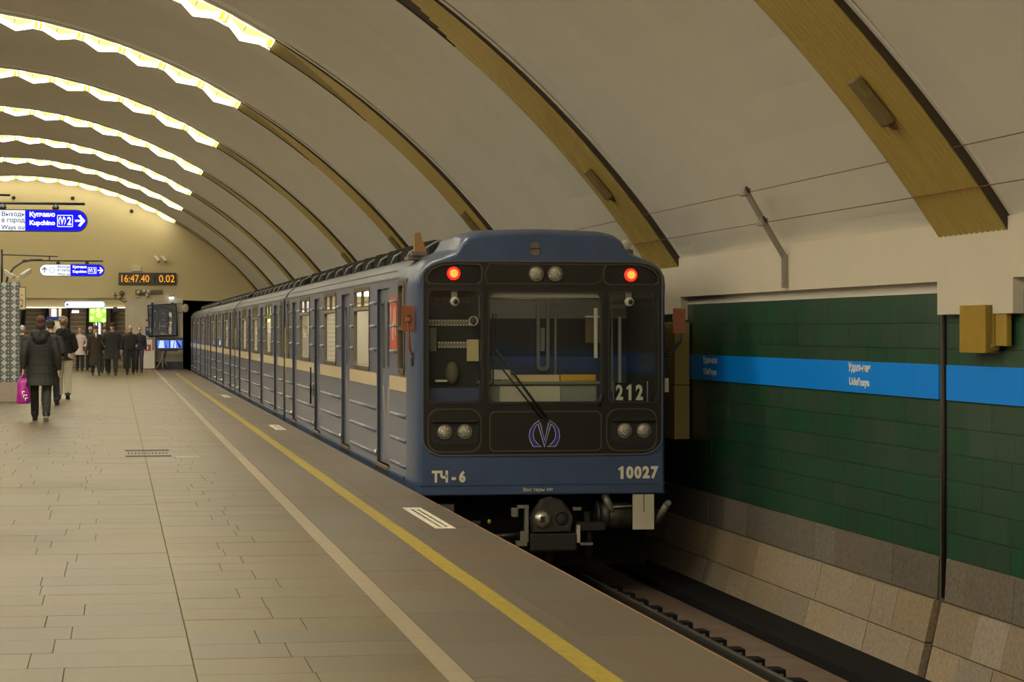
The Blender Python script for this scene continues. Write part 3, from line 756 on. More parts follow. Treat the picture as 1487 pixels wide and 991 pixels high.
    for a, c in narrow:
        q = B(); o_ = rrect(a-.035, c+.035, 1.085, 2.075, 0.12, 5); h1 = rrect(a+.02, c-.02, 1.14, 2.02, 0.08, 5)
        q.plate(o_, [h1], lambda u, v: (X0-.014, u, v), lambda u, v: (X0+.02, u, v), M['brownrim']); f = part(q, 'window', root, root)
        q = B(); q.plate(h1, [], lambda u, v: (X0+.008, u, v), None, M['sideglass'], sides=False, back=False); part(q, 'pane', f, root)
        q = B(); q.box(X0-.018, X0+.0, a+.02, c-.02, 1.56, 1.585, M['brownrim']); part(q, 'window_bar', f, root)

def car_roof(root, y0, y1, ymat0):
    q = B()
    q.loft([[(x, y, z) for x, z in ROOFP] for y in (y0, y1)], M['roof'], closed=False, cap=False)
    q.face([(x, y1, z) for x, z in ROOFP]+[(X1, y1, ZB), (X0, y1, ZB)], M['traindeep'])
    q.face([(X0, y0, ZB), (X1, y0, ZB), (X1, y1, ZB), (X0, y1, ZB)], M['black'])
    part(q, 'roof', root, root)
    q = B(); q.box(X0-.006, X0+.03, y0+.1, y1-.05, 2.098, 2.118, M['roof']); part(q, 'rain_gutter', root, root)
    y = y0+0.5
    n = 0
    while y < y1-1.0:                         # black ventilation hoods on both roof shoulders
        for xx, sgn in ((3.62, 1), (4.92, -1)):
            q = B(); h = [(0, 2.37), (0.06, 2.485), (0.3, 2.545), (0.9, 2.55), (1.16, 2.49), (1.25, 2.39)]
            q.loft([[(x, y+a, z-(0.02 if abs(x-xx) > .2 else 0)) for a, z in h] for x in (xx-.27, xx-.18, xx+.18, xx+.27)], M['soot'], closed=False)
            part(q, 'roof_vent', root, root)
        q = B(); q.tube([(3.25, y-.12, 2.33), (3.30, y-.12, 2.44), (3.42, y-.12, 2.51), (3.7, y-.12, 2.53)], 0.013, M['greyiron'], 6); part(q, 'roof_hoop', root, root)
        y += 1.5; n += 1

def car_inside(root, y0, y1):
    q = B()
    xf = X1-0.05
    q.face([(X0+.09, y0, 0.1), (xf, y0, 0.1), (xf, y1, 0.1), (X0+.09, y1, .1)], M['brownmetal'])
    q.face([(xf, y0, .1), (xf, y1, .1), (xf, y1, 2.2), (xf, y0, 2.2)], M['interior']); q.face([(X0+.05, y0, 2.2), (xf, y0, 2.2), (xf, y1, 2.2), (X0+.05, y1, 2.2)], M['interior'])
    q.face([(X0+.09, y0, .1), (xf, y0, .1), (xf, y0, 2.2), (X0+.09, y0, 2.2)], M['interior']); q.face([(X0+.09, y1, .1), (xf, y1, .1), (xf, y1, 2.2), (X0+.09, y1, 2.2)], M['interior'])
    part(q, 'saloon_lining', root, root)
    q = B(); q.box(4.15, 4.4, y0+.5, y1-.5, 2.15, 2.19, M['coolwarm']); part(q, 'saloon_light', root, root)
    q = B(); q.box(xf-.5, xf-.02, y0+1, y1-1, 0.42, 0.5, M['brownmetal']); q.box(xf-.1, xf-.02, y0+1, y1-1, .5, 0.95, M['brownmetal']); part(q, 'bench', root, root)
    q = B()
    for x in (3.5, 5.0): q.tube([(x, y0+.8, 1.95), (x, y1-.8, 1.95)], 0.018, M['steel'], 6)
    part(q, 'handrail', root, root)
M['cabfill'] = emis('cab_fill_glow', (1, 0.9, 0.7), 3.0)
M['coolwarm'] = emis('saloon_tube', (1, 0.92, 0.75), 24.0)

def bogie(root, yc):
    q = B()
    for dy in (-0.9, 0.9):
        for x in (3.64, 4.90):
            q.tube([(x-.05, yc+dy, -.66), (x+.05, yc+dy, -.66)], 0.36, M['dirty'], 20, smooth=False); q.tube([(x-.075*(1 if x > 4 else -1)-.015, yc+dy, -.66), (x-.075*(1 if x > 4 else -1)+.015, yc+dy, -.66)], 0.385, M['black'], 20, smooth=False)
        q.tube([(3.64, yc+dy, -.66), (4.90, yc+dy, -.66)], 0.07, M['black'], 8)
    for x in (3.34, 5.16): q.box(x-.06, x+.06, yc-1.3, yc+1.3, -.62, -.42, M['black'], c=.02); q.box(x-.09, x+.09, yc-1.05, yc-.75, -.8, -.5, M['dirty']); q.box(x-.09, x+.09, yc+.75, yc+1.05, -.8, -.5, M['dirty'])
    q.box(3.4, 5.1, yc-.25, yc+.25, -.5, -.2, M['black'])
    part(q, 'bogie', root, root)

def pipes(root, y0, y1):
    q = B()
    q.box(3.3, 5.2, y0+4.2, y1-4.2, -0.62, -0.12, M['black']); q.box(3.15, 3.5, y0+5, y0+7.5, -.65, -.15, M['greyiron']); q.box(3.15, 3.5, y1-8, y1-6, -.65, -.15, M['black'])
    part(q, 'underfloor_boxes', root, root)

# ---- the leading car
YF = 24.1; YA = 24.7; YE1 = 42.62
car = thing('metro_car', 'leading blue metro car with black front, red tail lamps and route number', 'metro car', (CX, YF, -1.03), 0, 'cars of the blue metro train')
doors = [(26.27, 27.52), (30.80, 31.94), (35.33, 36.36), (39.96, 40.95)]; wins = [(28.36, 30.15), (32.75, 34.5), (37.25, 39.15)]; narrow = [(24.86, 25.36), (41.74, 42.2)]
LOW = (0.135, 0.40, 0.655); UP = (1.33, 1.60, 1.865)
spans = []
for a, c in ((24.72, 26.2), (27.6, 30.75), (32.0, 35.28), (36.42, 39.9), (41.0, 42.6)): spans.append((a, c, LOW))
for a, c in ((25.42, 26.22), (27.56, 28.32), (30.2, 30.76), (31.98, 32.7), (34.55, 35.28), (36.4, 37.2), (39.2, 39.92), (40.99, 41.68)): spans.append((a, c, UP))
car_side(car, YA, YE1, doors, wins, narrow, spans, [(24.70, 26.22), (27.56, 30.77), (31.97, 35.3), (36.39, 39.93), (40.98, 42.6)])
car_roof(car, YA+0.75, YE1, 0); car_inside(car, 26.0, YE1-.1)
q = B(); q.box(X0-.008, X0+.002, 25.54, 26.14, 1.32, 1.915, M['redposter']); sp = part(q, 'red_sticker', car, car)
q = B(); rr = random.Random(2)
for i in range(9):                             # pale worn streaks on the sticker
    yy = 25.6+rr.random()*.45; zz = 1.36+rr.random()*.3; q.box(X0-.0095, X0-.0075, yy, yy+.045, zz, zz+rr.uniform(.08, .24), M['paper'])
part(q, 'worn_streaks', sp, car)
q = B(); q.box(X0-.02, X0, 36.55, 36.75, .55, .75, M['steel'], c=.01); q.box(X0-.024, X0-.018, 36.6, 36.7, .6, .7, M['black']); part(q, 'service_flap', car, car)
q = B(); q.tube([(X0-.05, 36.46, .45), (X0-.05, 36.46, 1.0)], .014, M['black'], 6); part(q, 'hand_grip', car, car)
bogie(car, 27.2); bogie(car, 39.5); pipes(car, YF, YE1)

# cab shell: rounded rings from the side to the front, with the hump of the roof fairing
def cab_outline(i, t=1.0):
    P = [(X0, ZB), (X0, .3), (X0, .7), (X0, 1.1), (X0, 1.5), (X0, 1.85), (X0+.002, 2.02), (X0+.02, 2.13), (X0+.07, 2.22), (X0+.16, 2.285), (X0+.30, 2.335), (X0+.41, 2.385), (X0+.45, 2.44), (X0+.48, 2.50), (X0+.55, 2.55), (X0+.69, 2.58), (X0+.95, 2.592), (CX, 2.602)]
    out = []
    for x, z in P:
        k = max(0, min(1, (z-1.9)/0.5)); wx = 1-k*0.75
        out.append((x+i*wx if x < CX else x, z-i*k*1.1))
    out = out+[(2*CX-x, z) for x, z in out[-2::-1]]
    return out
q = B(); rings = []
roofring = [(x, YA+1.0, z) for x, z in cab_outline(0)]
rings.append(roofring); rings.append([(x, YA, z) for x, z in cab_outline(0)])
for n in range(1, 9):
    a = math.radians(90*n/8); rings.append([(x, YA-0.6*math.sin(a), z) for x, z in cab_outline(0.085*(1-math.cos(a)))])
NO = len(rings[0])
hole_win = None
V = [p for r in rings for p in r]
F = []
for i in range(len(rings)-1):
    for j in range(NO-1):
        if i == 0 and (rings[0][j][2] < 2.0 or rings[0][j+1][2] < 2.0) and rings[0][j][0] < CX: continue   # side wall already there
        F.append((i*NO+j, i*NO+j+1, (i+1)*NO+j+1, (i+1)*NO+j))
q.add(V, F, M['trainblue'], True)
q.face([(x, YA+1.0, z) for x, z in cab_outline(0)[6:-6]], M['black'])
mask_o = []
MX0, MX1, MZ0, MZ1 = 3.048, 5.492, 0.30, 2.245
for cx_, cz_, rx, rz, a0 in ((MX1-.30, MZ1-.15, .30, .15, 0), (MX0+.30, MZ1-.15, .30, .15, 90), (MX0+.22, MZ0+.17, .22, .17, 180), (MX1-.22, MZ0+.17, .22, .17, 270)):
    for n in range(9):
        a = math.radians(a0+90*n/8); mask_o.append((cx_+rx*math.cos(a), cz_+rz*math.sin(a)))
front_o = cab_outline(0.085)
q.plate(front_o, [mask_o], lambda u, v: (u, YF, v), None, M['trainblue'], sides=False, back=False)
part(q, 'cab_shell', car, car)
q = B(); q.box(X0+.06, X1-.06, YF-.008, YF+.02, ZB+.088, ZB+.10, M['traindeep']); q.box(X0+.05, X1-.05, YF+.02, YF+.5, ZB-.012, ZB+.0, M['traindeep']); part(q, 'lower_seam', car, car)

WL = rrect(3.10, 3.63, 0.838, 1.955, 0.065); WC = rrect(3.718, 4.862, 0.833, 1.937, 0.07); WR = rrect(4.953, 5.45, 0.83, 1.945, 0.065)
TLo = [(3.637-.05, 2.025), (3.637, 2.06), (3.637, 2.175), (3.61, 2.212), (3.40, 2.218), (3.24, 2.205), (3.14, 2.165), (3.092, 2.105), (3.088, 2.055), (3.12, 2.028)]
TRo = [(2*CX-x, z) for x, z in TLo][::-1]
LL = rrect(3.10, 3.625, 0.335, 0.752, 0.12); LR = rrect(4.93, 5.435, 0.335, 0.745, 0.12)
q = B()
q.plate(mask_o, [WL, WC, WR, TLo, TRo], lambda u, v: (u, YF-0.012, v), lambda u, v: (u, YF+0.03, v), M['mask'])
mk = part(q, 'front_mask', car, car)
def ring(name, loop, w_, ya, yb, m, parent):
    cx_ = sum(p[0] for p in loop)/len(loop); cz_ = sum(p[1] for p in loop)/len(loop)
    def grow(p, d):
        return (p[0]+math.copysign(min(d, abs(p[0]-cx_)), p[0]-cx_), p[1]+math.copysign(min(d, abs(p[1]-cz_)), p[1]-cz_))
    q = B(); q.plate([grow(p, w_) for p in loop], [loop], lambda u, v: (u, ya, v), lambda u, v: (u, yb, v), m); return part(q, name, parent, car)
ring('mask_rim', mask_o, 0.014, YF-.018, YF, M['roof'], mk)
for n, lp in (('left', WL), ('centre', WC), ('right', WR)):
    f = ring('windscreen', lp, 0.022, YF-.026, YF-.01, M['rubber'], car)
    q = B(); q.plate(lp, [], lambda u, v: (u, YF+.004, v), None, M['glass'], sides=False, back=False); part(q, 'pane', f, car)
# tail lamp recesses
for lp, lx, lz in ((TLo, 3.357, 2.127), (TRo, 5.178, 2.118)):
    h = ring('tail_lamp', lp, 0.012, YF-.02, YF-.01, M['maskrim'], car)
    q = B(); q.plate(lp, [], lambda u, v: (u, YF+.02, v), None, M['blackg'], sides=False, back=False); part(q, 'backplate', h, car)
    q = B(); q.ell((lx, YF+.01, lz), .067, .035, .067, M['redlens'], 20, 10); part(q, 'red_lens', h, car)
    q = B(); q.ell((lx, YF-.018, lz), .042, .012, .042, M['redcore'], 16, 8); part(q, 'lit_core', h, car)
# upper lamp panel and lamps
UPn = [(3.70, 2.03), (4.80, 2.03), (4.86, 2.06), (4.90, 2.215), (3.72, 2.222), (3.68, 2.12)]
ring('lamp_panel_edge', UPn, 0.010, YF-.018, YF-.01, M['maskrim'], mk)
def lamp(lx, lz, r_, name='head_lamp'):
    q = B(); q.tube([(lx, YF-.012, lz), (lx, YF-.035, lz)], [r_*1.14, r_*1.05], M['black'], 22, cap=False)
    q.plate(circle(lx, lz, r_*1.05), [circle(lx, lz, r_*.93)], lambda u, v: (u, YF-.035, v), None, M['greyiron'], sides=False, back=False); h = part(q, name, car, car)
    q = B(); q.ell((lx, YF-.022, lz), r_*.95, .022, r_*.95, M['lens'], 20, 9); g = part(q, 'lamp_lens', h, car)
    q = B(); q.tube([(lx, YF-.04, lz), (lx, YF-.048, lz)], r_*.14, M['steel'], 8); part(q, 'bulb_cap', h, car)
for lx in (4.192, 4.387): lamp(lx, 2.126, .074)
for lp, xs, sd in ((LL, (3.259, 3.462), 1), (LR, (5.104, 5.305), -1)):
    h = ring('lamp_housing', lp, 0.014, YF-.022, YF-.01, M['maskrim'], car)
    q = B(); x0, x1 = xs[0]-.125, xs[1]+.125
    q.plate(rrect(x0-.02, x1+.02, .40, .665, .10), [], lambda u, v: (u, YF-.02, v), lambda u, v: (u, YF-.01, v), M['black']); q.box(x0, x1, YF-.06, YF-.01, .625, .652, M['mask'], c=.008); part(q, 'lamp_bezel', h, car)
    for lx in xs: lamp(lx, .535, .072)
CPn = rrect(3.712, 4.872, 0.325, 0.738, 0.06)
q = B(); q.plate(CPn, [], lambda u, v: (u, YF-.022, v), lambda u, v: (u, YF-.01, v), M['mask']); pn = part(q, 'front_panel', car, car)
ring('panel_edge', CPn, -0.0, YF-.03, YF-.02, M['brownrim'], pn) if False else None
q = B(); ip = rrect(3.728, 4.856, 0.341, 0.722, 0.05)
q.plate(CPn, [ip], lambda u, v: (u, YF-.029, v), lambda u, v: (u, YF-.02, v), M['maskrim']); part(q, 'panel_edge', pn, car)
# emblem on the panel: a pointed V between two crescents, blue with a pale outline
def emblem(parent, cx_, cz_, sc, ya, root, mo, mi):
    def crescent(sgn, g):
        out = [(sgn*(.052-g*.3), .135+g), (sgn*(.105+g*.3), .098+g*.8), (sgn*(.143+g), .045), (sgn*(.155+g), -.012), (sgn*(.146+g), -.068), (sgn*(.112+g*.9), -.127-g), (sgn*(.034-g*1.6), -.127-g),
               (sgn*(.075-g), -.10+g*.4), (sgn*(.108-g), -.058), (sgn*(.119-g), -.005), (sgn*(.108-g), .045), (sgn*(.088-g), .085-g*.3), (sgn*(.066-g*.2), .098-g*.9)]
        inn = [(sgn*(.052-g*.2), .082-g*1.5), (sgn*0.0, -.058-g*3) if False else (sgn*.0005, -.072-g*2.5)] if False else []
        return out+inn
    for sgn in (1, -1):
        for g, mm, dy in ((.0045, mo, 0), (0, mi, -.0015)):
            q = B(); L_ = [(cx_+sc*u, cz_+sc*v) for u, v in crescent(sgn, g)]
            q.plate(L_, [], lambda u, v: (u, ya+dy, v), lambda u, v: (u, ya+dy+.002, v), mm); part(q, 'emblem', parent, root)
    for g, mm, dy in ((.0045, mo, -.0005), (0, mi, -.002)):
        vv = [(-.052-g, .135+g), (-.044+g*.6, .118+g), (0, -.052+g*3), (.044-g*.6, .118+g), (.052+g, .135+g), (.070+g, .10-g), (.0, -.127-g*3), (-.070-g, .10-g)]
        vv = [(-.054-g, .133+g), (-.043+g, .10+g), (0, -.072+g*2), (.043-g, .10+g), (.054+g, .133+g), (.064+g, .098-g), (0, -.127-g*2.5), (-.064-g, .098-g)]
        q = B(); L_ = [(cx_+sc*u, cz_+sc*v) for u, v in vv]
        q.plate(L_, [], lambda u, v: (u, ya+dy, v), lambda u, v: (u, ya+dy+.002, v), mm); part(q, 'emblem', parent, root)
emblem(pn, 4.279, 0.507, 1.0, YF-.025, car, M['letterw'], M['logo'])
# lettering on the front
tpart(car, car, 'lettering', 'ТЧ - 6', 0.15, M['letter'], (3.134, YF-.003, 0.02), bold=0.0075, fit=(.342, .122))
def digit_one(parent, x, y, z, w_, h, m):      # a one with a flag; the default font's is a bare bar
    q = B(); q.plate([(x+w_*.42, z), (x+w_, z), (x+w_, z+h), (x+w_*.62, z+h), (x, z+h*.82), (x, z+h*.66), (x+w_*.42, z+h*.76)], [], lambda u, v: (u, y-.003, v), lambda u, v: (u, y, v), m); return part(q, 'lettering', parent, car)
digit_one(car, 5.047, YF-.003, .04, .052, .130, M['letter'])
tpart(car, car, 'lettering', '0027', 0.15, M['letter'], (5.128, YF-.003, 0.04), gap=1.22, bold=0.0075, fit=(.335, .130))
tpart(car, car, 'lettering', 'Вес тары 34т', 0.05, M['letter'], (4.067, YF-.010, -0.085), fit=(.305, .045))
# route number behind the right windscreen
q = B(); q.box(5.005, 5.36, YF+.05, YF+.07, .80, 1.02, M['blackg']); q.box(5.0, 5.012, YF+.045, YF+.07, .80, 1.03, M['cabgrey']); q.box(5.353, 5.365, YF+.045, YF+.07, .80, 1.03, M['cabgrey']); rn = part(q, 'route_board', car, car)
digit_one(rn, 5.142, YF+.048, .84, .050, .16, M['paper'])
for tx, x, w_, bo in (('2', 5.030, .075, .006), ('2', 5.238, .075, .006)): tpart(car, rn, 'lettering', tx, .15, M['paper'], (x, YF+.045, .84), bold=bo, fit=(w_, .16))
# cab inside
q = B(); yb = 25.6
q.box(X0+.12, X1-.12, yb, yb+.03, .1, 1.05, M['cabblue']); q.box(X0+.12, X1-.12, yb, yb+.03, 1.05, 1.27, M['cabblue']); q.box(X0+.12, X1-.12, yb, yb+.03, 1.27, 1.68, M['cabdark']); q.box(X0+.12, X1-.12, yb, yb+.03, 1.68, 2.2, M['cabgrey'])  # grey, dark and blue bands paint the windscreen's reflections onto the partition
q.box(X0+.1, X1-.1, YF+.1, yb, .08, .1, M['cabdark']); q.box(X0+.1, X1-.1, YF+.1, yb, 2.12, 2.15, M['cabgrey']); q.box(X1-.14, X1-.1, YF+.1, yb, .1, 2.15, M['cabdark'])
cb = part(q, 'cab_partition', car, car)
q = B(); q.plate(rrect(4.46, 4.60, 1.12, 1.98, .05), [rrect(4.495, 4.565, 1.16, 1.95, .03)], lambda u, v: (u, yb-.03, v), lambda u, v: (u, yb, v), M['cabgrey']); q.box(4.50, 4.545, yb-.05, yb-.02, 1.33, 1.58, M['cabgrey']); q.box(4.655, 4.68, yb-.02, yb, .9, 2.1, M['cabgrey']); part(q, 'cab_door_frame', cb, car)
q = B(); q.box(4.83, 4.86, YF+.15, YF+.18, 1.27, 1.78, M['paper']); part(q, 'sun_blind', car, car)
q = B(); q.box(3.72, 4.87, YF+.06, YF+.16, 1.885, 1.925, M['paper']); q.tube([(3.72, YF+.1, 1.875), (4.87, YF+.1, 1.875)], .012, M['steel'], 6); part(q, 'blind_roll', car, car)
q = B(); q.box(3.7, 4.85, YF+.55, YF+.75, 2.10, 2.118, M['cabfill']); part(q, 'cab_fill_light', car, car)  # unseen lamp added under the cab ceiling to brighten the inside
q = B(); q.box(3.66, 4.85, YF+.10, YF+.62, .30, 1.00, M['cabdesk'], c=.02); q.box(3.64, 4.88, YF+.07, YF+.64, 1.0, 1.035, M['greyiron'], c=.008); dk = part(q, 'driver_desk', car, car)
q = B(); q.box(3.85, 4.46, YF+.12, YF+.19, 1.035, 1.10, M['tan']); part(q, 'tan_board', dk, car)
q = B(); q.box(4.47, 4.84, YF+.12, YF+.22, 1.035, 1.10, M['ochre'], c=.008); part(q, 'ochre_folder', dk, car)
q = B(); q.box(3.75, 3.95, YF+.07, YF+.08, 1.055, 1.155, M['paper']); part(q, 'paper_note', dk, car)
q = B(); q.box(3.84, 4.46, YF+.085, YF+.099, .80, .985, M['camgrey']); part(q, 'pale_front_sheet', dk, car)
q = B(); q.box(3.06, 3.66, YF+.35, YF+.5, .5, 2.0, M['cabdark'])
sw = part(q, 'breaker_cabinet', car, car); rr = random.Random(4)
for row, (z, n0, n1) in enumerate(((1.83, 0, 22), (1.60, 0, 16), (1.375, 4, 15))):
    q = B()
    for i in range(n0, n1):
        x = 3.12+i*(.5/16 if row else .5/22)
        q.box(x, x+(.021 if row else .008), YF+.335, YF+.352, z, z+.062, M['paper'] if row else M['cabgrey']); q.box(x+.006, x+.014, YF+.33, YF+.336, z+.015, z+.045, M['cabdark'])
    part(q, 'breaker_row', sw, car)
q = B(); q.box(3.52, 3.64, YF+.2, YF+.22, 1.24, 1.46, M['beige']); q.box(3.15, 3.22, YF+.3, YF+.33, 1.34, 1.58, M['cabgrey']); part(q, 'notice_sheet', sw, car)
q = B(); q.ell((3.585, YF+.2, 1.65), .035, .02, .05, M['cabdark'], 14, 8); q.plate(circle(3.585, 1.65, .05), [circle(3.585, 1.65, .036)], lambda u, v: (u, YF+.19, v), lambda u, v: (u, YF+.2, v), M['camgrey']); part(q, 'gauge', sw, car)
q = B(); q.box(3.1, 3.64, YF+.15, YF+.45, .78, .97, M['cabblue']); q.box(3.2, 3.32, YF+.2, YF+.3, 1.03, 1.05, M['paper']); q.ell((3.38, YF+.3, 1.12), .07, .06, .12, M['brownmetal']); part(q, 'side_desk', car, car)
for x in (3.372, 5.172):                       # round cab cameras
    q = B(); q.box(x-.03, x+.03, YF+.06, YF+.1, 1.88, 1.95, M['camgrey'], c=.006); q.ell((x, YF+.06, 1.845), .048, .048, .048, M['white'], 16, 10); c_ = part(q, 'cab_camera', car, car)
    q = B(); q.ell((x+.006, YF+.017, 1.843), .026, .012, .026, M['blackg'], 14, 8); part(q, 'camera_lens', c_, car)
q = B(); q.box(4.955, 5.12, yb-.25, yb-.2, 1.42, 1.70, M['brownmetal']); q.box(4.955, 5.12, yb-.27, yb-.19, 1.69, 1.71, M['paper']); q.box(5.22, 5.24, yb-.3, yb-.28, .9, 1.9, M['cabgrey']); q.box(5.3, 5.33, yb-.3, yb-.28, .9, 1.7, M['camgrey']); part(q, 'rear_cab_fittings', car, car)
# wipers
q = B()
q.tube([(4.30, YF-.05, .66), (3.775, YF-.06, 1.36)], .012, M['black'], 6); q.tube([(4.25, YF-.045, .66), (3.735, YF-.055, 1.30)], .009, M['black'], 6); q.tube([(4.30, YF-.015, .655), (4.30, YF-.055, .655)], .022, M['black'], 8)
wp = part(q, 'wiper_arm', car, car)
q = B(); q.box(3.745, 3.757, YF-.05, YF-.025, 1.0, 1.72, M['black']); q.box(3.775, 3.783, YF-.06, YF-.045, 1.33, 1.72, M['black']); part(q, 'wiper_blade', wp, car)
q = B(); q.tube([(4.84, YF-.03, .78), (4.875, YF-.045, .90)], .012, M['black'], 6); part(q, 'wiper_arm', car, car)
# mirrors
q = B(); q.tube([(2.995, 24.35, 1.245), (2.935, 24.3, 1.36), (2.91, 24.26, 1.66)], .014, M['orange'], 7); q.box(2.95, 3.04, 24.3, 24.42, 1.19, 1.29, M['darkmetal'], c=.012); mi = part(q, 'mirror_arm', car, car)
q = B(); q.box(2.848, 2.992, 24.262, 24.285, 1.547, 1.802, M['orange'], c=.006); mp_ = part(q, 'mirror_plate', mi, car)
q = B(); q.box(2.885, 2.935, 24.235, 24.264, 1.64, 1.69, M['rustor'], c=.006); q.tube([(2.92, 24.24, 1.69), (2.92, 24.262, 1.69)], .02, M['darkmetal'], 8); part(q, 'mirror_clamp', mi, car)
q = B()
for d in (0, .03): q.tube([(5.55, 24.32, 1.315-d), (5.62, 24.30, 1.315-d), (5.735, 24.27, 1.46-d), (5.75, 24.27, 1.60)], .011, M['darkmetal'], 6)
mi = part(q, 'mirror_arm', car, car)
q = B(); q.box(5.655, 5.785, 24.25, 24.272, 1.52, 1.78, M['orange'], c=.006); part(q, 'mirror_plate', mi, car)
# roof fittings over the cab, plate on the fairing
q = B(); q.box(3.0, 3.14, 24.95, 25.3, 2.29, 2.325, M['brownmetal']); q.box(3.03, 3.19, 24.9, 25.06, 2.33, 2.37, M['brownmetal'])
bz = [(3.062, 24.92, 2.37), (3.185, 24.92, 2.37), (3.185, 25.06, 2.37), (3.062, 25.06, 2.37)]; tz = [(3.066, 24.97, 2.565), (3.125, 24.97, 2.575), (3.125, 25.02, 2.575), (3.066, 25.02, 2.565)]
q.loft([bz, tz], M['rustor'], smooth=False); part(q, 'roof_horn', car, car)
q = B(); q.box(5.20, 5.34, 24.75, 24.95, 2.33, 2.40, M['brownmetal']); q.ell((5.285, 24.85, 2.44), .055, .05, .07, M['camgrey'], 12, 8); part(q, 'roof_lamp', car, car)
q = B(); q.plate([(4.14, 2.34), (4.16, 2.31), (4.215, 2.31), (4.235, 2.34), (4.23, 2.43), (4.19, 2.45), (4.14, 2.43)], [], lambda u, v: (u, YF-.012, v), lambda u, v: (u, YF+.01, v), M['brownmetal']); q.box(4.135, 4.24, YF-.018, YF-.01, 2.374, 2.384, M['black']); part(q, 'fairing_plate', car, car)
q = B(); q.box(5.47, 5.56, YF+.0, YF+.1, 0.93, 1.06, M['cream']) if False else q.box(X1-.075, X1+.004, 24.2, 24.55, .92, 1.06, M['cream']); part(q, 'cream_patch', car, car)
# coupler and gear below the buffer beam
q = B(); yc = YF-.28
q.tube([(4.30, YF+.6, -.36), (4.30, yc+.05, -.36)], .10, M['dirty'], 12)
P = [(-.20, -.13), (-.22, .02), (-.17, .10), (-.10, .20), (.0, .225), (.11, .19), (.19, .09), (.21, .0), (.20, -.13)]
q.loft([[(4.30+u*k, yy, -.34+v*k) for u, v in P] for yy, k in ((yc+.12, .8), (yc+.06, 1.0), (yc-.02, 1.0), (yc-.06, .9))], M['dirty'], smooth=False)
cp = part(q, 'coupler', car, car)
q = B(); q.ell((4.20, yc-.06, -.335), .09, .07, .09, M['steel'], 16, 9); q.box(4.17, 4.215, yc-.14, yc-.05, -.36, -.30, M['black']); part(q, 'coupler_horn', cp, car)
q = B(); q.plate(circle(4.40, -.335, .105), [circle(4.40, -.335, .075)], lambda u, v: (u, yc-.085, v), lambda u, v: (u, yc-.05, v), M['dirty']); q.ell((4.40, yc-.055, -.335), .07, .02, .07, M['black'], 14, 8); part(q, 'coupler_socket', cp, car)
q = B(); q.box(4.08, 4.56, yc-.05, yc+.15, -.66, -.475, M['black'], c=.02); q.box(4.10, 4.54, yc-.065, yc-.05, -.64, -.49, M['black']); part(q, 'electric_box', cp, car)
q = B(); q.box(3.96, 4.07, yc-.03, yc+.05, -.225, -.195, M['greyiron']); q.box(3.90, 3.96, yc-.06, yc+.05, -.31, -.22, M['greyiron'], c=.01); q.box(4.03, 4.065, yc-.04, yc+.04, -.56, -.2, M['greyiron']); q.box(3.945, 4.05, yc-.04, yc+.04, -.60, -.55, M['greyiron']); q.box(3.98, 4.05, yc-.045, yc-.03, -.58, -.45, M['greyiron']); part(q, 'left_hanger', cp, car)
q = B(); q.box(4.555, 4.59, yc-.04, yc+.02, -.60, -.40, M['camgrey']); q.box(4.555, 4.72, yc-.04, yc+.0, -.60, -.575, M['greyiron']); q.box(4.57, 4.86, yc+.05, yc+.2, -.46, -.38, M['black']); q.box(4.52, 4.60, yc-.05, yc, -.25, -.22, M['greyiron']); part(q, 'right_hanger', cp, car)
for x, z, r_ in ((4.72, -.62, .035), (4.30, -.72, .05), (4.18, -.70, .05)):
    q = B(); q.tube([(x, YF+.0, -.3), (x, YF-.12, z+.1), (x+.01, YF-.05, z-.12)], r_, M['black'], 8); part(q, 'air_hose', car, car)
q = B(); q.tube([(3.75, YF-.1, -.52), (4.02, YF-.1, -.5)], .022, M['dirty'], 8); part(q, 'pull_rod', car, car)
q = B(); q.box(5.205, 5.425, YF+.02, YF+.06, -.48, -.12, M['camgrey'], c=.004); q.box(5.31, 5.32, YF+.014, YF+.02, -.3, -.12, M['greyiron']); part(q, 'mudflap', car, car)
q = B(); q.tube([(4.86, YF+.18, -.34), (5.20, YF+.18, -.34)], .135, M['dirty'], 18); q.tube([(4.84, YF+.18, -.34), (4.88, YF+.18, -.34)], .15, M['black'], 18); q.tube([(4.94, YF+.18, -.34), (4.97, YF+.18, -.34)], .142, M['black'], 18); q.tube([(4.92, YF+.1, -.12), (5.0, YF+.08, -.3)], .04, M['greyiron'], 8); q.tube([(5.0, YF+.05, -.25), (5.2, YF+.05, -.24)], .012, M['greyiron'], 6); part(q, 'air_reservoir', car, car)
q = B(); q.tube([(5.47, YF+.1, -.4), (5.54, YF-.05, -.22)], .035, M['greyiron'], 8); q.tube([(5.54, YF-.05, -.22), (5.55, YF-.09, -.20)], .03, M['steel'], 8); part(q, 'cable_head', car, car)
q = B(); q.box(3.25, 3.4, YF+.3, YF+.4, -.32, -.22, M['greyiron']); q.box(3.30, 3.42, YF+.2, YF+.3, -.45, -.36, M['greyiron']); q.box(3.1, 5.5, YF+.75, YF+.8, -.9, -.12, M['soot']); part(q, 'beam_boxes', car, car)
q = B(); q.box(3.48, 3.54, YF+.2, YF+.25, -.42, -.38, M['camgrey']); q.box(3.58, 3.66, YF+.2, YF+.25, -.42, -.385, M['dirty']); q.ell((3.735, YF+.1, -.385), .022, .02, .025, M['yellow'], 10, 6); part(q, 'yellow_plug', car, car)

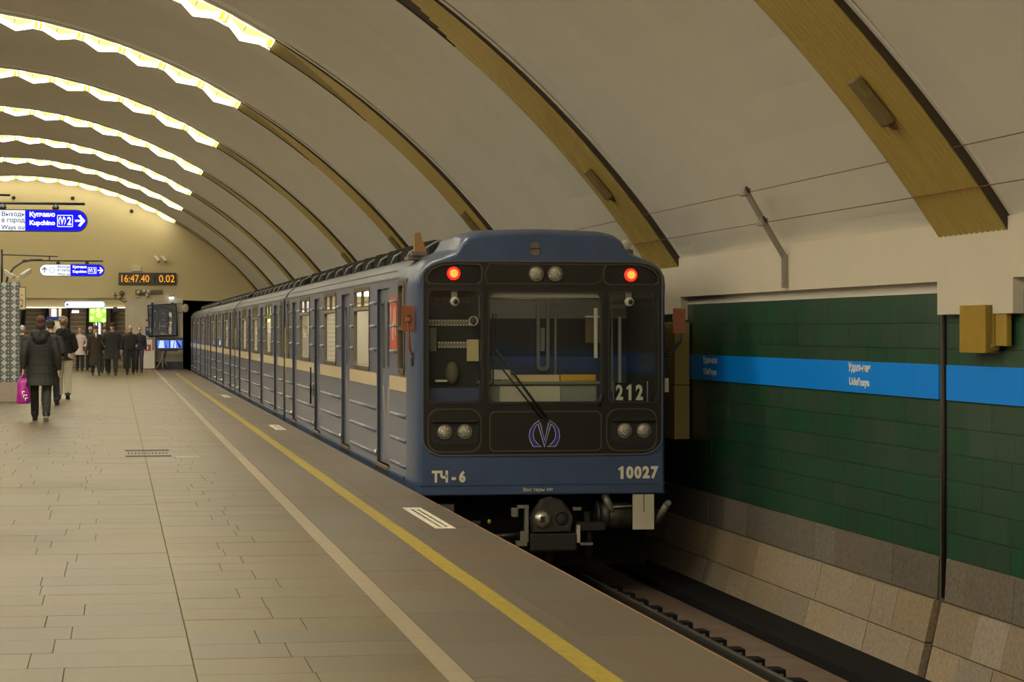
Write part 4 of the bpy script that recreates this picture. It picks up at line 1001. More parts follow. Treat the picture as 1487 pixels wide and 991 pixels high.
# ---- the trailing cars
LEN = 17.62
def trailing(y0, label):
    y1 = y0+LEN
    c = thing('metro_car', label, 'metro car', (CX, y0, -1.03), 0, 'cars of the blue metro train')
    rel_d = [(1.7, 2.72), (6.0, 7.05), (10.5, 11.55), (14.95, 15.95)]; rel_w = [(3.5, 5.25), (7.95, 9.7), (12.4, 14.1)]; rel_n = [(.45, .92), (16.72, 17.2)]
    f = lambda L_: [(y0+a, y0+b2) for a, b2 in L_]
    sp = [(y0+a, y0+b2, LOW) for a, b2 in ((.12, 1.64), (2.78, 5.95), (7.1, 10.45), (11.6, 14.9), (16.0, LEN-.1))]+[(y0+a, y0+b2, UP) for a, b2 in ((1.0, 1.66), (2.76, 3.44), (5.3, 5.96), (7.09, 7.9), (9.75, 10.46), (11.6, 12.35), (14.15, 14.9), (15.99, 16.66))]
    car_side(c, y0, y1, f(rel_d), f(rel_w), f(rel_n), sp, f([(.0, 1.66), (2.76, 5.96), (7.09, 10.46), (11.59, 14.91), (15.99, LEN)]))
    car_roof(c, y0, y1, 0); car_inside(c, y0+.1, y1-.1)
    q = B(); q.face([(x, y0, z) for x, z in ROOFP]+[(X1, y0, ZB), (X0, y0, ZB)], M['traindeep'])
    for n in range(5):
        a0, a1 = math.radians(18*n), math.radians(18*n+18)
    q.box(X0-.004, X0+.02, y0, y0+.16, ZB, 2.09, M['traindeep']); part(q, 'end_wall', c, c)
    q = B(); q.tube([(X0+.03, y0-.05, .05), (X0+.03, y0-.05, 1.6)], .018, M['yellow'], 6); part(q, 'end_handrail', c, c)
    q = B(); q.box(3.9, 4.6, y0-.35, y0, .1, 2.1, M['rubber']); part(q, 'gangway', c, c)
    bogie(c, y0+3.1); bogie(c, y1-3.1); pipes(c, y0, y1)
    return c
c2 = trailing(43.05, 'second metro car, directly behind the leading one')
for i, lb in ((1, 'third metro car from the front'), (2, 'last metro car, entering the tunnel mouth at the end wall')):
    c = copy_tree(c2); c.location.y += 18.08*i; c['label'] = lb

# ================================================================== SIGNS, PILLARS AND THE END OF THE HALL
def pill(x0, x1, z0, z1, left=True, right=True, n=10):
    r_ = (z1-z0)/2; zc = (z0+z1)/2; out = []
    if right: out += [(x1-r_+r_*math.sin(PI*i/n), zc-r_*math.cos(PI*i/n)) for i in range(n+1)]
    else: out += [(x1, z0), (x1, z1)]
    if left: out += [(x0+r_-r_*math.sin(PI*i/n), zc+r_*math.cos(PI*i/n)) for i in range(n+1)]
    else: out += [(x0, z1), (x0, z0)]
    return out
def direction_sign(x, y, z, label, rodx0):
    """pill-shaped light box hanging from a rod on an arm that springs from a map pillar"""
    t = thing('hanging_sign', label, 'sign', (x, y, z), 0, 'lit direction signs hanging from rods')
    W, H = 1.40, 0.265
    q = B(); q.plate(pill(0, W, -H/2, H/2), [], lambda u, v: (u, -.055, v), lambda u, v: (u, .055, v), M['darkmetal']); q.build('housing', t)
    q = B(); q.plate(pill(.012, .663, -H/2+.012, H/2-.012, True, False), [], lambda u, v: (u, -.058, v), lambda u, v: (u, -.05, v), M['signwhite']); wf_ = q.build('white_face', t)
    q = B(); q.plate(pill(.663, W-.012, -H/2+.012, H/2-.012, False, True), [], lambda u, v: (u, -.058, v), lambda u, v: (u, -.05, v), M['signblue']); bf = q.build('blue_face', t)
    yy = -.0595
    for tx, zz, h in (('Выходы', .05, .062), ('в город', -.022, .062), ('Ways out', -.108, .062)):
        text('lettering', tx, .075, M['signtext'], wf_, (.385, yy, zz), ext=.0008, bold=.001)
    for tx, zz in (('Купчино', .03), ('Kupchino', -.072)):
        text('lettering', tx, .075, M['signlit'], bf, (.715, yy, zz), ext=.0008, bold=.0035, fit=(.30, .075))
    q = B(); q.plate(rrect(1.04, 1.225, -.075, .068, .008, 2), [rrect(1.048, 1.217, -.067, .06, .006, 2)], lambda u, v: (u, yy, v), lambda u, v: (u, -.058, v), M['signlit']); q.build('line_box', bf)
    text('lettering', '2', .1, M['signlit'], bf, (1.157, yy, -.052), ext=.0008, bold=.003, fit=(.05, .098))
    q = B()
    for sg in (1, -1):
        L_ = [(1.098+sg*u, -.003+v) for u, v in ((.022, .05), (.036, .035), (.045, .0), (.036, -.035), (.02, -.05), (.028, -.03), (.034, 0), (.026, .03))]
        q.plate(L_, [], lambda u, v: (u, yy, v), lambda u, v: (u, -.058, v), M['signlit'])
    q.plate([(1.072, .048), (1.098, -.055), (1.124, .048), (1.112, .048), (1.098, -.012), (1.084, .048)], [], lambda u, v: (u, yy, v), lambda u, v: (u, -.058, v), M['signlit']); q.build('line_emblem', bf)
    q = B(); q.plate([(1.25, .012), (1.32, .012), (1.285, .06), (1.312, .072), (1.372, 0), (1.312, -.072), (1.285, -.06), (1.32, -.012), (1.25, -.012)], [], lambda u, v: (u, yy, v), lambda u, v: (u, -.058, v), M['signlit']); q.build('arrow', bf)
    q = B(); q.plate([(.10, -.05), (.118, -.05), (.118, .03), (.155, -.005), (.165, .012), (.109, .068), (.053, .012), (.063, -.005), (.10, .03)], [], lambda u, v: (u, yy, v), lambda u, v: (u, -.058, v), M['signtext'])
    q.build('arrow', wf_)
    q = B(); hx = circle(.27, 0, .066, 6); q.plate(hx, [circle(.27, 0, .058, 6)], lambda u, v: (u, yy, v), lambda u, v: (u, -.058, v), M['signtext']); q.build('round_pictogram', wf_)
    q = B(); q.tube([(rodx0-x, 0, .212), (W-.05, 0, .205)], .016, M['darkmetal'], 8); q.ell((W-.05, 0, .205), .02, .02, .02, M['darkmetal'], 8, 6); q.build('rod', t)
    for cx_ in (.40, 1.02):
        q = B(); q.tube([(cx_, 0, .13), (cx_, 0, .15), (cx_, 0, .165), (cx_, 0, .195), (cx_, 0, .21)], [.03, .042, .042, .022, .022], M['darkmetal'], 6, smooth=False); q.build('clamp', t)
    return t
def map_pillar(x1, y, label):
    x0 = x1-.82
    t = thing('map_pillar', label, 'pillar', ((x0+x1)/2, y+.3, 0), 0, 'patterned map pillars')
    q = B(); q.box(x0, x1, y, y+.6, .43, 2.60, M['drops'], c=.01); part(q, 'patterned_shaft', t, t)
    q = B(); q.box(x0-.03, x1+.03, y-.03, y+.63, 0, .43, M['plinth'], c=.01); part(q, 'plinth', t, t)
    q = B(); q.box(x1-.01, x1+.14, y-.02, y+.02, 2.0, 2.50, M['darkmetal']); q.box(x1+.005, x1+.125, y-.026, y-.018, 2.015, 2.485, M['beige']); bd = part(q, 'map_board', t, t)
    q = B(); rr = random.Random(8)
    for i in range(9): zz = 2.05+rr.random()*.4; xx = x1+.02+rr.random()*.05; q.box(xx, xx+rr.uniform(.01, .04), y-.028, y-.025, zz, zz+rr.uniform(.008, .05), M['signtext'])
    part(q, 'map_marks', bd, t)
    q = B(); ax = x1-.26
    q.tube([(ax-.03, y+.2, 2.58), (ax+.01, y+.2, 2.74), (ax+.13, y+.2, 2.92), (ax+.32, y+.2, 3.045), (ax+.52, y+.2, 3.092), (ax+.75, y+.2, 3.095)], .022, M['darkmetal'], 8); q.tube([(ax-.12, y+.2, 2.55), (ax-.12, y+.2, 3.32)], .022, M['darkmetal'], 8)
    q.tube([(ax-.12, y+.2, 3.205), (ax+1.08, y+.2, 3.17)], .013, M['darkmetal'], 6); q.tube([(ax+.9, y+.2, 3.07), (ax+.9, y+.2, 3.19)], .014, M['darkmetal'], 6); part(q, 'sign_arm', t, t)
    return t
map_pillar(-2.064, 53.5, 'pillar clad in pale drop patterned ceramic at the left edge')
direction_sign(-1.64, 53.7, 2.87, 'smaller blue and white sign hanging beyond the patterned pillar', -2.0)
p2 = map_pillar(-2.064, 29.3, 'pillar carrying the big blue sign, just outside the left edge')
direction_sign(-1.731, 29.5, 2.868, 'big blue and white sign nearest the camera at the left edge', -2.3)
t = thing('hanging_sign', 'white lit pill sign with small left arrow above the hall opening', 'sign', (-2.03, 97.6, 2.585))
q = B(); q.plate(pill(0, 1.63, -.145, .145), [], lambda u, v: (u, -.05, v), lambda u, v: (u, .05, v), M['kioskblue']); q.build('housing', t)
q = B(); q.plate(pill(.02, 1.61, -.13, .13), [], lambda u, v: (u, -.056, v), lambda u, v: (u, -.05, v), M['signwhite']); f = q.build('white_face', t)
q = B(); q.plate([(.20, .012), (.135, .012), (.165, .05), (.145, .065), (.085, 0), (.145, -.065), (.165, -.05), (.135, -.012), (.20, -.012)], [], lambda u, v: (u, -.058, v), lambda u, v: (u, -.056, v), M['signtext']); q.build('arrow', f)
q = B()
for x in (.4, 1.2): q.box(x-.03, x+.03, 0, .75, .05, .09, M['darkmetal'])
q.build('wall_arm', t)
# end wall fittings
YW = YEND-.001
def wthing(name, label, cat, x, z, y=None, group=None): return thing(name, label, cat, (x, y or YW, z), 0, group)
t = wthing('station_clock', 'long black clock with amber digits high on the end wall', 'clock', .11, 3.41)
for x0, x1, tx in ((0, 1.43, '16:47.40'), (1.45, 2.29, '0.02')):
    q = B(); q.box(x0, x1, -.16, -.001, 0, .47, M['clockface'], c=.01); f = q.build('display', t)
    text('digits', tx, .4, M['led'], f, (x0+.16 if x0 else x0+.12, -.163, .09), ext=.001, fit=((1.1 if x0 == 0 else .62), .29))
for i, (x, lb) in enumerate(((1.60, 'left one of the twin wall cameras high above the clock'), (1.88, 'right one of the twin wall cameras high above the clock'))):
    t = wthing('security_camera', lb, 'camera', x, 4.45, None, 'twin cameras above the clock')
    q = B(); q.box(-.06, .06, -.62, -.16, -.06, .07, M['camgrey'], c=.02, rot=Matrix.Rotation(.5, 3, 'X') @ Matrix.Rotation(.35, 3, 'Z'), at=(0, -.3, 0)); q.build('camera_body', t)
    q = B(); q.tube([(.02, -.3, -.03), (.03, -.001, .0)], .03, M['camgrey'], 8); q.box(-.02, .08, -.03, -.001, -.06, .06, M['camgrey']); q.build('camera_arm', t)
q = B(); q.box(.65, 1.01, YW-.12, YW-.001, 3.94, 4.15, M['plaster'], c=.01); tag(q.build('junction_box'), 'small pale junction box just above the clock', 'box')
t = wthing('loudspeaker_cluster', 'small dark loudspeaker cluster under the clock', 'loudspeaker', 1.0, 3.08)
q = B(); q.box(-.22, .2, -.12, -.001, -.09, .11, M['brownmetal'], c=.01); q.build('bracket_box', t)
for x, z in ((-.1, 0), (.12, .05), (.24, -.12), (.3, .02)):
    q = B(); q.ell((x, -.2, z), .08, .09, .08, M['camgrey'], 10, 7); q.tube([(x, -.2, z), (x, -.001, z)], .02, M['brownmetal'], 6); q.build('speaker_horn', t)
q = B(); q.box(1.40, 1.86, YW-.1, YW-.001, 3.03, 3.19, M['brownmetal'], c=.01); tag(q.build('cable_box'), 'flat brown box on the wall right under the clock', 'box')
t = wthing('wall_bell', 'round dark bell with hanging cable left below the clock', 'bell', .24, 3.05)
q = B(); q.ell((0, -.1, 0), .11, .1, .11, M['brownmetal'], 12, 8); q.tube([(.03, -.08, -.1), (-.08, -.08, -.25), (.1, -.06, -.36), (.2, -.05, -.3)], .02, M['darkmetal'], 6); q.build('bell', t)
q = B(); q.box(-.28, -.24, -.06, -.001, -.22, .05, M['darkmetal']); q.box(-.33, -.15, -.06, -.02, -.1, -.07, M['darkmetal']); q.build('wall_clip', t)
t = wthing('spot_lamp', 'small white lit spot lamp above the tilted mirror', 'lamp', 2.22, 2.93)
q = B(); q.box(-.10, .10, -.2, -.001, -.02, .1, M['camgrey'], c=.02); q.build('lamp_body', t)
q = B(); q.box(-.09, .09, -.2, -.02, -.09, -.02, M['coolwhite'], c=.02); q.build('lamp_glow', t)
q = B(); q.box(.78, .90, YW-.1, YW-.001, 2.95, 2.98, M['camgrey']); q.box(.75, .93, YW-.14, YW-.02, 2.88, 2.95, M['camgrey'], c=.02); tag(q.build('wall_sensor'), 'tiny grey sensor on the lintel over the marble wall', 'sensor')
for x, z, lb in ((-4.02, 6.86, 'dark round vent cap high on the end wall, at the left edge'), (-1.7, 6.86, 'dark round vent cap high on the end wall, above the big sign'), (.63, 6.36, 'dark round vent cap high on the end wall, under the arch')):
    q = B(); q.ell((x, YW-.03, z), .075, .05, .075, M['black'], 12, 8); tag(q.build('vent_cap'), lb, 'vent cap', 'vent caps on the end wall')
# tilted mirror showing the train
t = thing('platform_mirror', 'tilted mirror on the end wall reflecting the blue train', 'mirror', (1.87, 98.05, 1.96))
rm = Matrix.Rotation(math.radians(-3.5), 4, 'Y')
q = B(); q.box(-.60, .58, -.02, .02, -.65, .66, M['darkmetal']); q.box(-.57, .55, -.026, -.019, -.62, .63, M['mirror']); o = q.build('mirror_panel', t); o.data.transform(rm)
o.rotation_euler = (math.radians(4), 0, math.radians(10.5))
for x in (-.42, .38):
    q = B(); q.tube([(x, .05, .62), (x, .48, .72)], .02, M['darkmetal'], 6); q.box(x-.05, x+.05, -.03, .05, .63, .72, M['darkmetal']); q.build('mirror_hook', t)
# monitor stand
t = thing('monitor_stand', 'twin platform monitors on a grey tripod stand by the tunnel', 'monitor', (2.1, 97.3, 0))
q = B(); q.box(-.52, .57, -.05, .10, .78, 1.265, M['darkmetal'], c=.012); q.build('monitor_case', t)
for x0, x1, sd in ((-.46, .005, 0), (.04, .51, 1)):
    q = B(); q.box(x0, x1, -.058, -.05, .855, 1.165, M['screenblue']); sc = q.build('screen', t)
    q = B()
    if sd == 0:
        q.face([(x0+.04, -.06, .86), (x0+.27, -.06, .86), (x0+.24, -.06, 1.16), (x0+.10, -.06, 1.16)], M['screenpale']); q.face([(x0+.32, -.06, .86), (x0+.36, -.06, .86), (x0+.33, -.06, 1.1), (x0+.32, -.06, 1.1)], M['blackg'])
    else:
        q.face([(x0+.02, -.06, .86), (x0+.10, -.06, .86), (x0+.16, -.06, 1.16), (x0+.02, -.06, 1.16)], M['screenpale']); q.face([(x0+.15, -.06, .86), (x0+.24, -.06, .86), (x0+.22, -.06, 1.16), (x0+.19, -.06, 1.16)], M['screenpale']); q.face([(x0+.36, -.06, .86), (x0+.46, -.06, .9), (x0+.26, -.06, 1.16), (x0+.23, -.06, 1.16)], M['blackg'])
    q.build('screen_picture', sc, recalc=False)
q = B(); q.box(-.66, -.53, -.03, .08, .77, 1.3, M['greyiron'], c=.01); q.build('side_box', t)
q = B(); q.box(-.38, .35, -.03, .08, .73, .78, M['darkmetal']); q.tube([(-.25, 0, .74), (-.25, 0, .15)], .045, M['greyiron'], 8); q.tube([(-.12, 0, .74), (-.2, 0, .45)], .03, M['darkmetal'], 6); q.build('post', t)
for a, c in ((-.53, -.1), (.0, -.05), (-.25, -.3)):
    q = B(); q.tube([(-.25, 0, .45), (a, c, 0.01)], .03, M['greyiron'], 6); q.build('leg', t)
# white cabinet with the red extinguisher sign
t = thing('fire_cabinet', 'white cabinet with red frame and red extinguisher sign', 'cabinet', (1.26, 98.1, 0))
q = B(); q.box(-.32, .32, -.2, .25, .0, 1.22, M['redtrim']); q.build('frame', t)
q = B(); q.box(-.29, .28, -.21, -.19, .035, 1.195, M['white']); d = q.build('door', t)
q = B(); q.box(-.125, .125, -.216, -.209, .74, .99, M['red']); pl = q.build('sign_plate', d)
q = B(); q.box(-.03, .03, -.219, -.215, .79, .91, M['white']); q.box(-.012, .012, -.219, -.215, .91, .945, M['white']); q.box(-.04, .012, -.219, -.215, .935, .95, M['white']); q.build('extinguisher_symbol', t)
t = wthing('emergency_phone', 'blue call point on the marble between cabinet and mirror', 'call point', 1.27, 1.54, YEND-.03)
q = B(); q.box(-.09, .09, -.1, -.001, -.17, .17, M['kioskblue'], c=.015); q.build('case', t); q = B(); q.box(-.04, .05, -.108, -.1, .02, .11, M['camgrey']); q.build('face_plate', t)
q = B(); q.box(1.19, 1.30, YEND-.05, YEND-.031, 1.93, 2.01, M['red']); tag(q.build('red_plate'), 'small red plate on the marble above the call point', 'plate')
# escalator hall behind the opening
q = B(); q.box(-8, .8, YEND+13, YEND+13.3, 0, 4.5, M['endplaster']); q.box(-8, .8, YEND+.45, YEND+13, 4.4, 4.5, M['plaster']); q.box(.6, .9, YEND+.5, YEND+13, 0, 4.5, M['marble']); q.box(-8.3, -8, YEND+.5, YEND+13, 0, 4.5, M['marble']); o = q.build('wall_hall'); o['kind'] = 'structure'
for x, y, lb in ((-2.4, 100.2, 'left ceiling light inside the escalator hall'), (-.6, 100.2, 'right ceiling light inside the escalator hall'), (-1.5, 103.0, 'rear ceiling light inside the escalator hall')):  # lamps above the lintel, out of view, added to brighten the hall
    q = B(); q.box(x-.6, x+.6, y-.3, y+.3, 4.30, 4.37, M['hallfill']); tag(q.build('hall_fill_light'), lb, 'ceiling light', 'lights in the escalator hall')
for x0, x1, lb in ((-3.9, -2.92, 'left escalator at the end of the hall'), (-2.0, -1.2, 'middle escalator at the end of the hall'), (-.16, .5, 'right escalator at the end of the hall')):
    t = thing('escalator', lb, 'escalator', ((x0+x1)/2, 104, 0), 0, 'escalators behind the opening')
    h = (x1-x0)/2; st = None
    for i in range(15):
        if st is None:
            q = B(); q.box(-h, h, 0, .36, -.02, .20, M['escal']); q.box(-h, h, -.004, .03, .165, .202, M['escyel']); st = q.build('step', t)
        else: copy_part(st, t, (0, .34*i, .195*i))
    for sg in (-1, 1):
        q = B(); q.loft([[(sg*h+a, y_, z_) for a in (-.05, .05) for z_ in ((z0, z0+.75) if a < 0 else (z0+.75, z0))] for y_, z0 in ((-.4, .0), (0, .15), (5.1, 3.1))], M['escal'], smooth=False); q.tube([(sg*h, -.4, .8), (sg*h, 0, .95), (sg*h, 5.1, 3.9)], .06, M['rubber'], 6); q.build('balustrade', t)
for x, lb in ((-2.52, 'cool white lit column left of the middle escalator'), (-.68, 'cool white lit column under the green advert')):
    t = thing('lit_column', lb, 'column', (x, 104, 0), 0, 'lit columns in the escalator hall')
    q = B(); q.tube([(0, 0, 0), (0, 0, 2.9)], .26, M['white'], 16); q.build('shaft', t)
    q = B(); q.box(-.15, .03, -.30, -.25, .9, 2.45, M['colglow']); q.box(.10, .14, -.30, -.22, .6, 2.6, M['darkmetal']); q.build('light_strip', t)
t = thing('ticket_kiosk', 'blue framed glass kiosk before the escalators', 'kiosk', (-2.52, 101.5, 0))
q = B()
for x in (-.33, .31): q.box(x-.03, x+.03, -.05, .05, 0, 2.13, M['kioskblue'])
q.box(-.36, .34, -.05, .05, 1.98, 2.13, M['kioskblue']); q.build('frame', t)
q = B(); q.box(-.3, .28, -.02, .02, .05, 1.98, M['white']); q.box(-.1, .12, -.03, -.02, 1.45, 1.75, M['camgrey']); q.build('panel', t)
t = thing('advert_screen', 'bright green advert screen with round limes in the hall', 'screen', (-.745, 103, 2.19))
q = B(); q.box(-.37, .37, -.05, .05, -.30, .31, M['darkmetal']); q.box(-.35, .35, -.056, -.05, -.28, .29, M['adgreen']); q.tube([(0, .0, -2.19), (0, 0, -.3)], .03, M['darkmetal'], 8); sc = q.build('screen_panel', t)
for x, z, r_ in ((.06, .02, .13), (-.2, .17, .11), (.26, .2, .09), (-.24, -.12, .1), (.02, .22, .1), (.24, -.2, .1)):
    q = B(); q.plate(circle(x, z, r_, 16), [], lambda u, v: (u, -.058, v), None, M['adlime'], sides=False, back=False); q.build('lime', sc)
t = wthing('ceiling_lamp', 'small lit lamp hanging from the lintel under the white sign', 'lamp', -1.55, 2.30, 98.2)
q = B(); q.box(-.2, .1, -.1, .1, -.04, .06, M['coolwhite'], c=.03); q.build('lamp_glow', t); q = B(); q.box(-.25, -.17, -.1, .1, -.02, .15, M['darkmetal']); q.build('lamp_arm', t)
t = wthing('dome_camera', 'dark dome camera hanging from the lintel near the marble', 'camera', -.02, 2.30, 98.5)
q = B(); q.box(-.08, .08, -.08, .08, .06, .2, M['darkmetal']); q.ell((0, 0, 0), .1, .1, .1, M['blackg'], 12, 8); q.build('dome', t)
# cameras on top of the map pillar
t = thing('camera_mast', 'short mast with two cameras on top of the patterned pillar', 'camera', (-2.1, 53.7, 2.6))
q = B(); q.tube([(0, 0, 0), (0, 0, .14)], .03, M['camgrey'], 8); q.box(-.16, .16, -.02, .02, .10, .13, M['camgrey']); q.build('mast', t)
for x, a, zz in ((-.2, .9, .18), (.17, -.7, .2)):
    q = B(); q.box(x-.05, x+.05, -.16, .16, zz-.05, zz+.05, M['camgrey'], c=.015, rot=Matrix.Rotation(a, 3, 'Z') @ Matrix.Rotation(.45, 3, 'X'), at=(x, 0, zz)); q.tube([(x, 0, zz), (x*.8, 0, .115)], .02, M['camgrey'], 6); q.build('camera_body', t)
# tunnel mouth mirror
t = thing('round_mirror', 'small pale convex mirror at the tunnel mouth', 'mirror', (2.78, 98.35, 2.46))
q = B(); q.ell((0, -.02, 0), .13, .05, .17, M['camgrey'], 14, 8); q.build('mirror_disc', t)
q = B(); q.box(-.35, .0, -.02, .02, .17, .19, M['darkmetal']); q.box(-.35, .0, -.02, .02, -.2, -.18, M['darkmetal']); q.build('mirror_bracket', t)

# ================================================================== PEOPLE
M['skin'] = mat('skin', (0.50, 0.30, 0.20), 0.55)
M['eye'] = mat('eye_dark', (0.03, 0.02, 0.015), 0.3)
M['lip'] = mat('lip', (0.30, 0.11, 0.09), 0.5)
_cm = {}
def cmat(name, col, rough=0.8, noise=.25, ns=30):
    if name not in _cm: _cm[name] = mat(name, col, rough, noise=noise, nscale=ns, bump=.15, bscale=25)
    return _cm[name]
def merged(bb, name, parent, voxel, smooth_it=3):
    """one continuous surface out of overlapping closed volumes"""
    o = bb.build('tmp'); o.data.materials.clear()
    r_ = o.modifiers.new('r', 'REMESH'); r_.mode = 'VOXEL'; r_.voxel_size = voxel; r_.use_smooth_shade = True
    s_ = o.modifiers.new('s', 'SMOOTH'); s_.iterations = smooth_it; s_.factor = .5
    bpy.context.view_layer.update()
    me = bpy.data.meshes.new_from_object(o.evaluated_get(bpy.context.evaluated_depsgraph_get()))
    bpy.data.objects.remove(o); me.name = name
    me.materials.clear(); me.materials.append(bb.mats[0])
    n = bpy.data.objects.new(name, me); C.objects.link(n)
    if parent: n.parent = parent
    return n
def person(label, x, y, rz, H=1.72, coat=(.02, .02, .02), hem=.75, trousers=(.02, .02, .025), shoes=(.015, .013, .012), stride=.3, lead=1, hair=(.08, .045, .02), haircut='short',
           hat=None, hood=None, arms=('swing', 'swing'), skin=(.50, .31, .21), wide=1.0, inner=None, face=True, vox=.011, legw=1.0, sole=None, puff=False, lean=0.0, flare=1.0, seams=None):
    k = H/1.75; V3 = Vector
    sk = cmat('skin_%d_%d' % (skin[0]*100, skin[1]*100), skin, .55, .08, 10)
    q = B()
    sx = (.155*wide)
    # legs: walking, one foot ahead; local front is -y
    def leg(sg, ph):
        hip = V3((sg*.088*wide, 0, .92)); a = ph*stride
        if ph > 0:                              # leading leg, nearly straight
            kn = hip+V3((0, -math.sin(a*1.15)*.45, -math.cos(a*1.15)*.45)); an = kn+V3((0, -math.sin(a*.75)*.42, -math.cos(a*.75)*.42)); pitch = .22*stride/.3
        else:                                   # trailing leg, heel lifting
            kn = hip+V3((0, -math.sin(a*.45)*.45, -math.cos(a*.45)*.45)); an = kn+V3((0, math.sin(-a*1.7)*.42, -math.cos(a*1.7)*.42)); pitch = -.75*min(1, stride/.3)
        return hip, kn, an, pitch
    legs = [leg(1, lead), leg(-1, -lead)]
    low = min(an.z-.09 for _, _, an, p in legs if p >= -.0) if stride else 0
    dz = -low if stride else -(legs[0][2].z-.09)
    up = V3((0, 0, dz))
    legs = [(h+up, kn+up, an+up, p) for h, kn, an, p in legs]
    def S(p): return tuple(c*k for c in p)
    ln = V3((0, -lean, 0))
    pel = V3((0, 0, .95))+up; ch = V3((0, 0, 1.27))+up+ln*.6; nk = V3((0, .005, 1.44))+up+ln; hd = V3((0, -.018, 1.615))+up+ln*1.2
    for h, kn, an, p in legs:
        q.tube([S(h), S(h.lerp(kn, .4)), S(kn), S(kn.lerp(an, .3)), S(an)], [.082*k, .072*k, .05*k, .052*k, .036*k], M['skin'], 10)
        q.ell(S(kn), .052*k, .052*k, .055*k, M['skin'], 10, 7)
    q.tube([S(pel-V3((0, 0, .09))), S(pel), S(pel.lerp(ch, .4)), S(ch), S(ch.lerp(nk, .75))], [(.13*k, .1*k), (.14*k, .105*k), (.12*k, .09*k), (.15*k, .105*k), (.11*k, .08*k)], M['skin'], 14)
    q.tube([S(nk-V3((0, 0, .05))), S(nk+V3((0, -.005, .1)))], [.058*k, .05*k], M['skin'], 12)
    # head with jaw, nose, ears, brow
    q.ell(S(hd+V3((0, .012, .025))), .074*k, .094*k, .10*k, M['skin'], 18, 12)
    q.ell(S(hd+V3((0, -.02, -.05))), .056*k, .066*k, .072*k, M['skin'], 14, 9)
    q.tube([S(hd+V3((0, -.085, .02))), S(hd+V3((0, -.112, -.018))), S(hd+V3((0, -.085, -.03)))], [.009*k, .015*k, .014*k], M['skin'], 8)
    for sg in (1, -1): q.ell(S(hd+V3((sg*.075, .015, -.005))), .012*k, .02*k, .032*k, M['skin'], 8, 6)
    # arms, hands
    armpts = []
    for sg, mode, ld in ((1, arms[0], -lead), (-1, arms[1], lead)):
        sh = V3((sg*(.185+.13*(wide-1)), .01, 1.36))+up+ln*.8
        if mode == 'swing':
            a = .9*stride*ld; el = sh+V3((sg*.05, -math.sin(a)*.27, -math.cos(a)*.28)); wr = el+V3((sg*.01, -math.sin(a+.25)*.25, -math.cos(a+.25)*.24)); hand = True
        elif mode == 'down':
            el = sh+V3((sg*.06, .02, -.28)); wr = el+V3((sg*.015, -.03, -.25)); hand = True
        elif mode == 'pocket':
            el = sh+V3((sg*.10, .08, -.26)); wr = el+V3((-sg*.08, -.16, -.15)); hand = False
        elif mode == 'front':
            el = sh+V3((sg*.07, .03, -.27)); wr = el+V3((-sg*.06, -.20, -.07)); hand = True
        elif mode == 'up':
            el = sh+V3((sg*.08, -.02, -.26)); wr = el+V3((-sg*.02, -.21, .03)); hand = True
        armpts.append((sg, sh, el, wr, hand))
        q.tube([S(sh), S(sh.lerp(el, .5)), S(el), S(el.lerp(wr, .4)), S(wr)], [.05*k, .046*k, .036*k, .036*k, .026*k], M['skin'], 10)
        q.ell(S(sh), .055*k, .055*k, .06*k, M['skin'], 10, 7)
        if hand:
            d = (wr-el).normalized(); side = V3((0, -1, 0)) if abs(d.y) < .8 else V3((0, 0, 1)); side = (side-d*side.dot(d)).normalized(); nrm = d.cross(side).normalized()*(-sg)
            palm = wr+d*.05
            q.tube([S(wr), S(wr+d*.03), S(wr+d*.085)], [(.024*k, .02*k), (.016*k, .036*k), (.014*k, .04*k)] if abs(side.y) > .5 else [.024*k, .03*k, .034*k], M['skin'], 10)
            for f, (off, l_) in enumerate(((.030, .068), (.011, .078), (-.010, .073), (-.030, .056))):
                b0 = wr+d*.08+side*off; b1 = b0+d*l_*.5+nrm*.012; b2 = b1+d*l_*.38+nrm*.030
                q.tube([S(b0), S(b1), S(b2)], [.0095*k, .009*k, .0075*k], M['skin'], 7)
            t0 = wr+d*.03+side*.03; q.tube([S(t0), S(t0+side*.028+d*.03+nrm*.01), S(t0+side*.03+d*.06+nrm*.02)], [.012*k, .011*k, .009*k], M['skin'], 7)
    q.mats = [sk]
    body = merged(q, 'person', None, min(vox, .0095), 2)
    body.location = (x, y, 0); body.rotation_euler = (0, 0, rz); tag(body, label, 'person')
    # coat: torso with hem, sleeves
    cm_ = cmat('cloth_%d_%d_%d' % tuple(int(c*1000) for c in coat), coat, .65 if puff else .85)
    q = B(); w_ = wide
    hemz = hem+dz
    ringsz = [(1.455+dz, .075, .07), (1.42+dz, .165*w_, .105), (1.35+dz, .20*w_, .125), (1.2+dz, .185*w_, .14), (1.02+dz, .172*w_, .135), (.9+dz, .178*w_, .14)]
    if hem < .85: ringsz += [(hemz+(.9+dz-hemz)*.4, (.19+.02*(flare-1))*w_, .155+.05*stride), (hemz, .20*w_*flare, .165*flare+.09*stride)]
    else: ringsz[-1] = (max(hemz, .8), .178*w_, .14)
    rings = []
    for z, rx, ry in ringsz:
        fy = max(0, min(1, (z-.95)/.5)); rings.append([S((rx*math.cos(2*PI*i/20), ry*math.sin(2*PI*i/20)-lean*fy, z)) for i in range(20)])
    q.loft(rings, cm_)
    for sg, sh, el, wr, hand in armpts:
        b_ = 1.12 if puff else 1.0; e = el.lerp(wr, .95)
        q.tube([S(sh+V3((-sg*.03, 0, .02))), S(sh+V3((0, 0, -.03))), S(sh.lerp(el, .5)), S(el), S(el.lerp(wr, .5)), S(e)], [.068*k, .071*k, .068*k*b_, .06*k*b_, .055*k*b_, .045*k], cm_, 12)
        q.ell(S(sh), .071*k, .073*k, .068*k, cm_, 12, 8)
